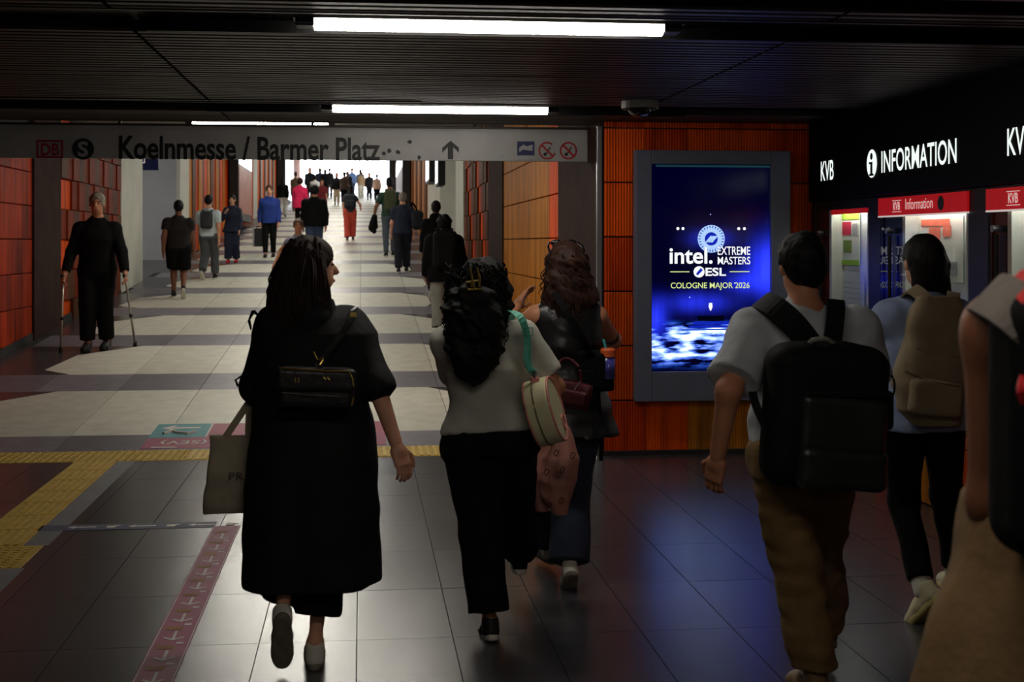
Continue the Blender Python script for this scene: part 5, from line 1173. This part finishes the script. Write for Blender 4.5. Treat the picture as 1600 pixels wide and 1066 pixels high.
MB().ribbon(bez([q(1173, 590, 4.86), q(1180, 630, 4.76), q(1198, 670, 4.74), q(1215, 700, 4.72)]), (.8, 0, .5), .03, .006).build('lower_strap', bl_nyl, r)
sobj('side_pouch', [rbox(tuple(q(1378, 640, 4.72)), (.03, .05, .07), None, .02)], .008, bl_nyl, r)
MB().tube(bez([q(1384, 590, 4.7), q(1394, 588, 4.7), q(1398, 605, 4.7), q(1394, 622, 4.7)], 12), .004, 6).build('cord', bl_nyl, r)
# 5a beige backpack
bei = cloth('beige_canvas', (138, 122, 96), .8, bump=.3)
r = empty('backpack', P(1452, 560, 5.76)); tag(r, 'beige canvas backpack on the woman in the pale blue shirt', 'backpack'); q = rel(r); R = roty(.14)
X = lambda a, b, c: tuple(R @ V3(a, b, c))
st_ = []
for v, a, b, d in ((664, 1425, 1500, .06), (640, 1404, 1503, .085), (600, 1395, 1510, .095), (560, 1404, 1512, .09), (520, 1416, 1510, .085), (480, 1424, 1505, .07), (462, 1436, 1496, .04)):
    A, B = q(a, v, 5.76), q(b, v, 5.76); st_.append([A.z, (A.x + B.x) / 2, .0, (B.x - A.x) / 2, d])
bp = sobj('body', [loft(sorted(st_), None, .02, None, 3.2)], .008, bei, r, (.005, 20, 3))
st_ = []
for v, a, b, d in ((560, 1440, 1512, .03), (545, 1424, 1514, .04), (510, 1418, 1513, .045), (480, 1424, 1508, .045), (462, 1434, 1500, .04)):
    A, B = q(a, v, 5.70), q(b, v, 5.70); st_.append([A.z, (A.x + B.x) / 2, -.06, (B.x - A.x) / 2, d])
sobj('flap', [loft(sorted(st_), None, .02, None, 3.0)], .008, bei, r, (.004, 20, 5))
sobj('front_pocket', [rbox(tuple(q(1462, 622, 5.66)), (.115, .03, .075), roty(.1), .028)], .008, bei, r, (.004, 20, 8))
MB().tube([q(1414, 580, 5.645), q(1450, 596, 5.635), q(1500, 604, 5.64)], .004, 6).build('pocket_zip', mat('zip_beige', (100, 86, 64), .6), r)
MB().ribbon(bez([q(1452, 475, 5.74), q(1438, 460, 5.76), q(1424, 452, 5.82), q(1414, 462, 5.95)], 14), (.8, 0, .5), .06, .01).build('shoulder_strap', bei, r)
MB().ribbon(bez([q(1488, 475, 5.74), q(1490, 462, 5.78), q(1490, 458, 5.88), q(1490, 466, 6.0)], 14), (1, 0, -.2), .055, .01).build('shoulder_strap', bei, r)
# 6a grey backpack of the person at the edge
r = empty('backpack', P(1640, 640, 2.24)); tag(r, 'grey backpack with a red panel cut off by the right edge', 'backpack'); q = rel(r)
sobj('body', [rbox(tuple(q(1700, 660, 2.2)), (.15, .09, .22), None, .06)], .01, K_blk, r)
MB().ribbon(bez([q(1650, 545, 2.14), q(1604, 496, 2.15), q(1566, 468, 2.22), q(1540, 462, 2.38), q(1534, 500, 2.54)], 16), (.7, 0, .7), .085, .016).build('shoulder_strap', gstrap, r)
MB().ribbon(bez([q(1650, 500, 2.12), q(1612, 462, 2.15), q(1588, 436, 2.28)], 10), (.7, 0, .7), .04, .012).build('red_trim', mat('red_nylon', (176, 24, 30), .5), r)
MB().ribbon(bez([q(1602, 630, 2.1), q(1596, 610, 2.1), q(1600, 590, 2.12)], 8), (1, 0, 0), .014, .006).build('red_tab', MATS['red_nylon'], r)
# ------------------------------------------------------------------ people in the passage
def foot(u, v): q = G(u, v); return (q.x, q.y, q.z)
def hgt(u, v_head, v_feet):
    q = G(u, v_feet); D = q.y * cT + q.x * sT; return (v_feet - v_head) * D / F
MR = .017
# crutches man
l = foot(152, 546); H = hgt(152, 300, 546)
pc = person('man in black clothes walking on two crutches', l, math.pi, H, False, 1.16, res=.014, skin='tan', step=.08, hands=None if False else ((-.0 + .34, .18, .93), (-.36, .18, .93)), hint=((.9, -1, 0), (-.9, -1, 0)), hkind=('grip', 'grip'), face=True,
    top=dict(mat=K_blk, sleeve=1.95, infl=.025, hem=-.08, collar=True), bottom=dict(mat=K_blk, infl=.028, flare=.02), shoes=dict(mat=B_shoe, sole=B_shoe, scale=1.08), hair=dict(kind='short', mat=hairmat('grey', (126, 116, 106))))
alu = mat('crutch_aluminium', (176, 172, 160), .35, metal=.7, var=.05)
for i, nm in ((0, 'aluminium crutch with black grip beside the orange wall, man\'s right hand'), (1, 'aluminium crutch with black grip on the passage side, man\'s left hand')):
    w = world(pc, pc.wr[i]); sd = (1, -1)[i]; d = nrm(pc.wr[i] - pc.el[i])
    hp = world(pc, pc.wr[i] + d * .06 + V3(0, .03, 0)); g = foot(95 if i == 0 else 211, 551 if i == 0 else 541)
    top_ = hp + (hp - Vector(g)).normalized() * .02
    r = empty('crutch', g); tag(r, nm, 'crutch'); q = lambda v: Vector(v) - Vector(g)
    tp2 = q(top_); MB().tube([Vector((0, 0, .03)), tp2], .014, 10).build('pole', alu, r, True)
    MB().tube([tp2 * .42, tp2 * .46], .02, 10).build('collar', M_black, r)
    MB().tube([(0, 0, 0), (0, 0, .06)], [.026, .02], 10).build('rubber_tip', M_black, r)
    MB().tube([tp2 + Vector((0, -.10, .0)), tp2 + Vector((0, .05, 0))], .018, 10).build('grip', M_black, r)
    el = q(world(pc, pc.el[i] * .6 + pc.wr[i] * .4)); MB().tube([tp2, tp2 * .0 + el + Vector((0, .06, 0))], .012, 8).build('upper_pole', M_black, r)
    MB().ribbon([el + Vector((.055 * math.cos(t), .055 * math.sin(t), 0)) for t in [.5 + 5.2 * k / 14 for k in range(15)]], (0, 0, 1), .05, .006).build('cuff', M_black, r)
def walker(label, u, vh, vf, yaw=0.0, **k):
    k.setdefault('res', MR); k.setdefault('step', .2); H = k.pop('H', None) or hgt(u, vh, vf)
    return person(label, foot(u, vf), yaw, H, **k)
tank = cloth('dark_tank', (30, 24, 24)); wsh = cloth('white_shirt', (186, 196, 200)); gr_tr = cloth('grey_trousers', (74, 76, 80))
pa = walker('man in a black t-shirt and black shorts walking away past the pale column', 279, 311, 466, .1, bulk=1.22, skin='brown', lead='L', top=dict(mat=tank, sleeve=.5, infl=.022, sinf=.01), bottom=dict(kind='shorts', mat=K_blk, len=.95, infl=.035, flare=.02), shoes=dict(mat=B_shoe, sole=W_sole), hair=dict(kind='short', mat=MATS['hair_black']))
pb = walker('man in a white shirt and grey trousers with a small grey backpack', 326, 303, 437, -.1, skin='fair', lead='R', top=dict(mat=wsh, sleeve=.7, infl=.022, sinf=.008), bottom=dict(mat=gr_tr, infl=.025, flare=.015), shoes=dict(mat=B_shoe, sole=W_sole), hair=dict(kind='short', mat=MATS['hair_black']))
pn = walker('woman in dark navy clothes and red shoes, looking at her phone', 363, 304, 411, math.pi - .1, fem=True, skin='fair', step=.08, face=True, hands=((.1, .25, 1.12), None), top=dict(mat=K_navy, sleeve=1.9, infl=.035, hem=-.14, flare=.4), bottom=dict(mat=K_navy, infl=.03, flare=.02), shoes=dict(mat=R_shoe, sole=R_shoe), hair=dict(kind='long', mat=MATS['hair_dark']))
pj = walker('man in a blue jacket carrying a case, walking towards the viewer', 421, 289, 402, math.pi, skin='fair', step=.1, face=True, hkind=('grip', 'relax'), top=dict(name='jacket', mat=cloth('royal_blue', (28, 52, 124)), sleeve=1.97, infl=.03, hem=-.1, collar=True), bottom=dict(mat=K_blk, infl=.02), shoes=dict(mat=B_shoe, sole=B_shoe), hair=dict(kind='short', mat=hairmat('brown', (70, 48, 34))))
w = world(pj, pj.wr[0]); r = empty('case', w + Vector((-.02, 0, -.56))); tag(r, 'dark case with pale edges carried by the man in the blue jacket', 'case')
bevelled('body', (-.14, .14, -.09, .09, 0, .43), M_black, r, .02)
for sx in (-1, 1): bevelled('side_rim', (sx * .128 - .02, sx * .128 + .02, -.095, .095, 0, .435), mat('case_rim', (150, 150, 150), .4, metal=.4), r, .01)
MB().tube([(-.06, 0, .43), (-.05, 0, .475), (.05, 0, .475), (.06, 0, .43)], .012, 8).build('handle', M_black, r)
DG = 19.3; qg = P(466, 380, DG); lg = (qg.x, qg.y, floor_z(qg.y)); tg_ = CZ + (HOR - 336) * DG / F - lg[2]
person('woman in a grey sleeveless top coming towards the viewer', lg, math.pi, tg_ * .98, fem=True, bulk=1.12, res=.013, skin='tan', step=.15, face=True, hands=((.34, -.1, .82), (-.28, .1, .9)), top=dict(mat=cloth('mauve_grey', (112, 108, 122)), sleeve=.3, infl=.018), bottom=dict(mat=K_jean, infl=.015), shoes=dict(mat=W_shoe), hair=dict(kind='bun', mat=hairmat('ash', (84, 68, 56))))
pk2 = walker('person in a black jacket and blue jeans walking away in mid passage', 491, 287, 412, .0, bulk=1.18, skin='tan', top=dict(name='jacket', mat=K_blk, sleeve=1.97, infl=.04, hem=-.1), bottom=dict(mat=K_jean, infl=.025), shoes=dict(mat=B_shoe), hair=dict(kind='big', mat=MATS['hair_black']))
walker('person in a bright pink jacket walking away', 469, 277, 362, 0, fem=True, H=1.74, res=.02, skin='fair', top=dict(name='jacket', mat=cloth('hot_pink', (206, 34, 84)), sleeve=1.95, infl=.045, hem=-.16, flare=.2), bottom=dict(mat=K_blk, infl=.015), shoes=dict(mat=B_shoe), hair=dict(kind='big', mat=hairmat('chestnut', (44, 24, 20))))
walker('person in a black top and white trousers near the left wall', 442, 277, 340, 0, res=.02, fem=True, top=dict(mat=K_blk, sleeve=1.9, infl=.04, hem=-.06), bottom=dict(mat=cloth('white_trousers', (190, 188, 178)), infl=.03, flare=.02), shoes=dict(mat=K_navy), hair=dict(kind='long', mat=MATS['hair_black']))
pr_ = walker('woman in coral red trousers with a dark backpack', 547, 288, 376, 0, fem=True, res=.018, skin='fair', step=.12, lead='R', hands=((.3, .12, .92), None), top=dict(mat=K_char, sleeve=.5, infl=.02), bottom=dict(mat=cloth('coral', (196, 74, 60)), infl=.035, flare=.01), shoes=dict(mat=B_shoe, sole=W_sole), hair=dict(kind='long', mat=MATS['hair_black']))
pg_ = walker('man in a dark green shirt with an olive backpack', 609, 277, 401, .05, skin='brown', step=.1, top=dict(mat=cloth('forest', (30, 54, 42)), sleeve=.75, infl=.03), bottom=dict(mat=cloth('slate_jeans', (70, 78, 88)), infl=.018), shoes=dict(mat=B_shoe, sole=W_sole), hands=(None, (-.36, .1, 1.0)), hkind=('relax', 'grip'), hair=dict(kind='short', mat=MATS['hair_black']))
pnv = walker('man in a navy t-shirt with a bag on his right shoulder', 629, 300, 426, .0, bulk=1.1, skin='fair', step=.1, top=dict(mat=K_navy, sleeve=.7, infl=.03, hem=-.1), bottom=dict(mat=cloth('dark_navy_trousers', (24, 25, 36)), infl=.03, flare=.01), shoes=dict(mat=B_shoe), hair=dict(kind='short', mat=MATS['hair_grey']))
pd = walker('person in a black jacket and pale grey trousers by the right wall', 694, 334, 522, .0, bulk=1.15, res=.013, skin='brown', step=.1, top=dict(name='jacket', mat=K_blk, sleeve=1.95, infl=.055, hem=-.16, hood=True), bottom=dict(mat=cloth('pale_grey_trousers', (140, 138, 128)), infl=.03, flare=.02), shoes=dict(mat=B_shoe, sole=W_sole), hair=dict(kind='big', mat=MATS['hair_black'], n=.014, f=60))
walker('dark-haired person in black in front of the pale right column', 681, 312, 468, .0, res=.015, skin='brown', step=.18, lead='R', top=dict(mat=K_blk, sleeve=1.95, infl=.04, hood=True), bottom=dict(mat=K_blk, infl=.02), shoes=dict(mat=B_shoe, sole=W_sole), hair=dict(kind='short', mat=MATS['hair_black']))
# bags in the passage
def small_pack(p, label, m, w=.14, h=.21, d=.075, dz=.30, dx=0.0, dy=-.2, strap_m=None):
    c = p.pel + p.T @ V3(dx, dy * p.s, dz * p.s); r = empty('backpack', world(p, c), p.yaw); tag(r, label, 'backpack')
    sobj('body', [rbox((0, 0, 0), (w, d, h), None, .06)], .016, m, r); sobj('pocket', [rbox((0, -d, -h * .3), (w * .7, .03, h * .45), None, .025)], .014, m, r)
    for sx in (-1, 1): MB().ribbon(bez([(sx * .07, .02, h * .7), (sx * .085, .06, h * 1.05), (sx * .095, .16, h * 1.12), (sx * .10, .26, h * .9)], 10), (1, 0, 0), .045, .012).build('strap', strap_m or m, r)
    MB().tube([(-.03, 0, h), (-.02, 0, h + .035), (.02, 0, h + .035), (.03, 0, h)], .008, 6).build('handle', m, r)
    return r
small_pack(pb, 'grey and black backpack on the man in the white shirt', K_char, .12, .17, .06)
small_pack(pr_, 'dark backpack on the woman in coral trousers', cloth('dark_slate', (34, 38, 46)), .17, .2)
small_pack(pg_, 'olive backpack on the man in the green shirt', cloth('olive', (66, 68, 46)), .14, .25)
small_pack(pd, 'black backpack on the person in pale grey trousers', K_blk2, .16, .25, .09, dy=-.24)
c = world(pnv, pnv.pel + V3(.3, -.05, .2)); r = empty('shoulder_bag', c); tag(r, 'dark bag hanging from the man in the navy t-shirt', 'bag')
sobj('body', [rbox((0, 0, 0), (.13, .12, .2), None, .09)], .016, cloth('dark_bag', (26, 28, 38)), r, (.008, 14, 3)); MB().ribbon(bez([(0, -.05, .18), (-.06, -.08, .30), (-.12, .02, .36), (-.1, .12, .2)]), (1, 0, 0), .04, .008).build('strap', K_blk, r)
c = world(pg_, pg_.wr[1]); r = empty('carried_jacket', c + Vector((0, 0, -.05))); tag(r, 'black jacket bundle carried by the man in the green shirt', 'jacket')
sobj('bundle', [cone((0, 0, 0), (-.05, 0, -.25), .06, .10, .03), cone((-.05, 0, -.25), (.0, 0, -.36), .10, .05, .03)], .014, K_blk, r, (.015, 18, 4)); sobj('sleeve', [cone((.03, 0, -.02), (.06, .02, -.26), .04, .03, .02)], .014, K_blk, r)
# crowd near the daylight
far = [(462, 268, 331, 'olive_coat', (96, 80, 58), K_blk, 'person in an olive coat close to the left wall, far off'),
       (484, 261, 315, 'black', None, K_blk, 'person in black and white in front of the daylight, far left'),
       (492, 273, 330, 'white_top', (190, 190, 186), K_char, 'person in a white top far down the passage'),
       (500, 262, 311, 'navy', None, K_blk, 'person in navy standing out dark against the daylight, left half'),
       (503, 279, 345, 'dark_red', (96, 22, 26), K_blk, 'person in a dark red top behind the black jacket'),
       (508, 264, 312, 'black', None, K_blk, 'dark far person just right of the navy one'),
       (515, 262, 310, 'soft_black', None, K_char, 'dark far person left of the gap of light'),
       (526, 269, 321, 'black', None, cloth('beige_trousers', (150, 134, 108)), 'person in a black jacket and beige trousers, far off'),
       (538, 268, 322, 'brown_coat', (64, 50, 42), K_blk, 'person in a dark brown coat behind the woman in coral trousers'),
       (543, 267, 314, 'black', None, K_blk, 'person in black at the middle of the daylight'),
       (550, 262, 310, 'steel_blue', (84, 110, 150), K_jean, 'person in a light blue top against the daylight'),
       (563, 264, 307, 'grey_blue', (120, 126, 140), K_char, 'person in a grey blue top far off'),
       (565, 271, 309, 'sand', (176, 150, 110), W_shoe, 'short person in sand coloured clothes far off'),
       (577, 269, 313, 'soft_black', None, K_blk, 'person in black striding near the right wall, far off'),
       (589, 273, 318, 'pale_brown', (172, 142, 122), K_blk, 'person in a pale brown jacket by the right wall, far off')]
for i, (u, vh, vf, nm, rgb, bm, lab) in enumerate(far):
    tm = MATS['cloth_' + nm] if rgb is None else cloth(nm, rgb)
    walker(lab, u, vh, vf, (0, math.pi)[i % 3 == 1], H=min(1.9, max(1.55, hgt(u, vh, vf))), res=.024, fem=i % 2 == 0, step=.12 + .1 * ((i * 7) % 3) / 2, lead='RL'[i % 2], skin=('fair', 'tan', 'brown')[i % 3], top=dict(mat=tm, sleeve=1.9 if i % 4 else .7, infl=.035, hem=-.08), bottom=dict(mat=bm, infl=.022), shoes=dict(mat=B_shoe), hair=dict(kind=('short', 'long', 'short', 'bob')[i % 4], mat=MATS['hair_black'] if i % 3 else MATS['hair_brown']), group='crowd near the daylight')
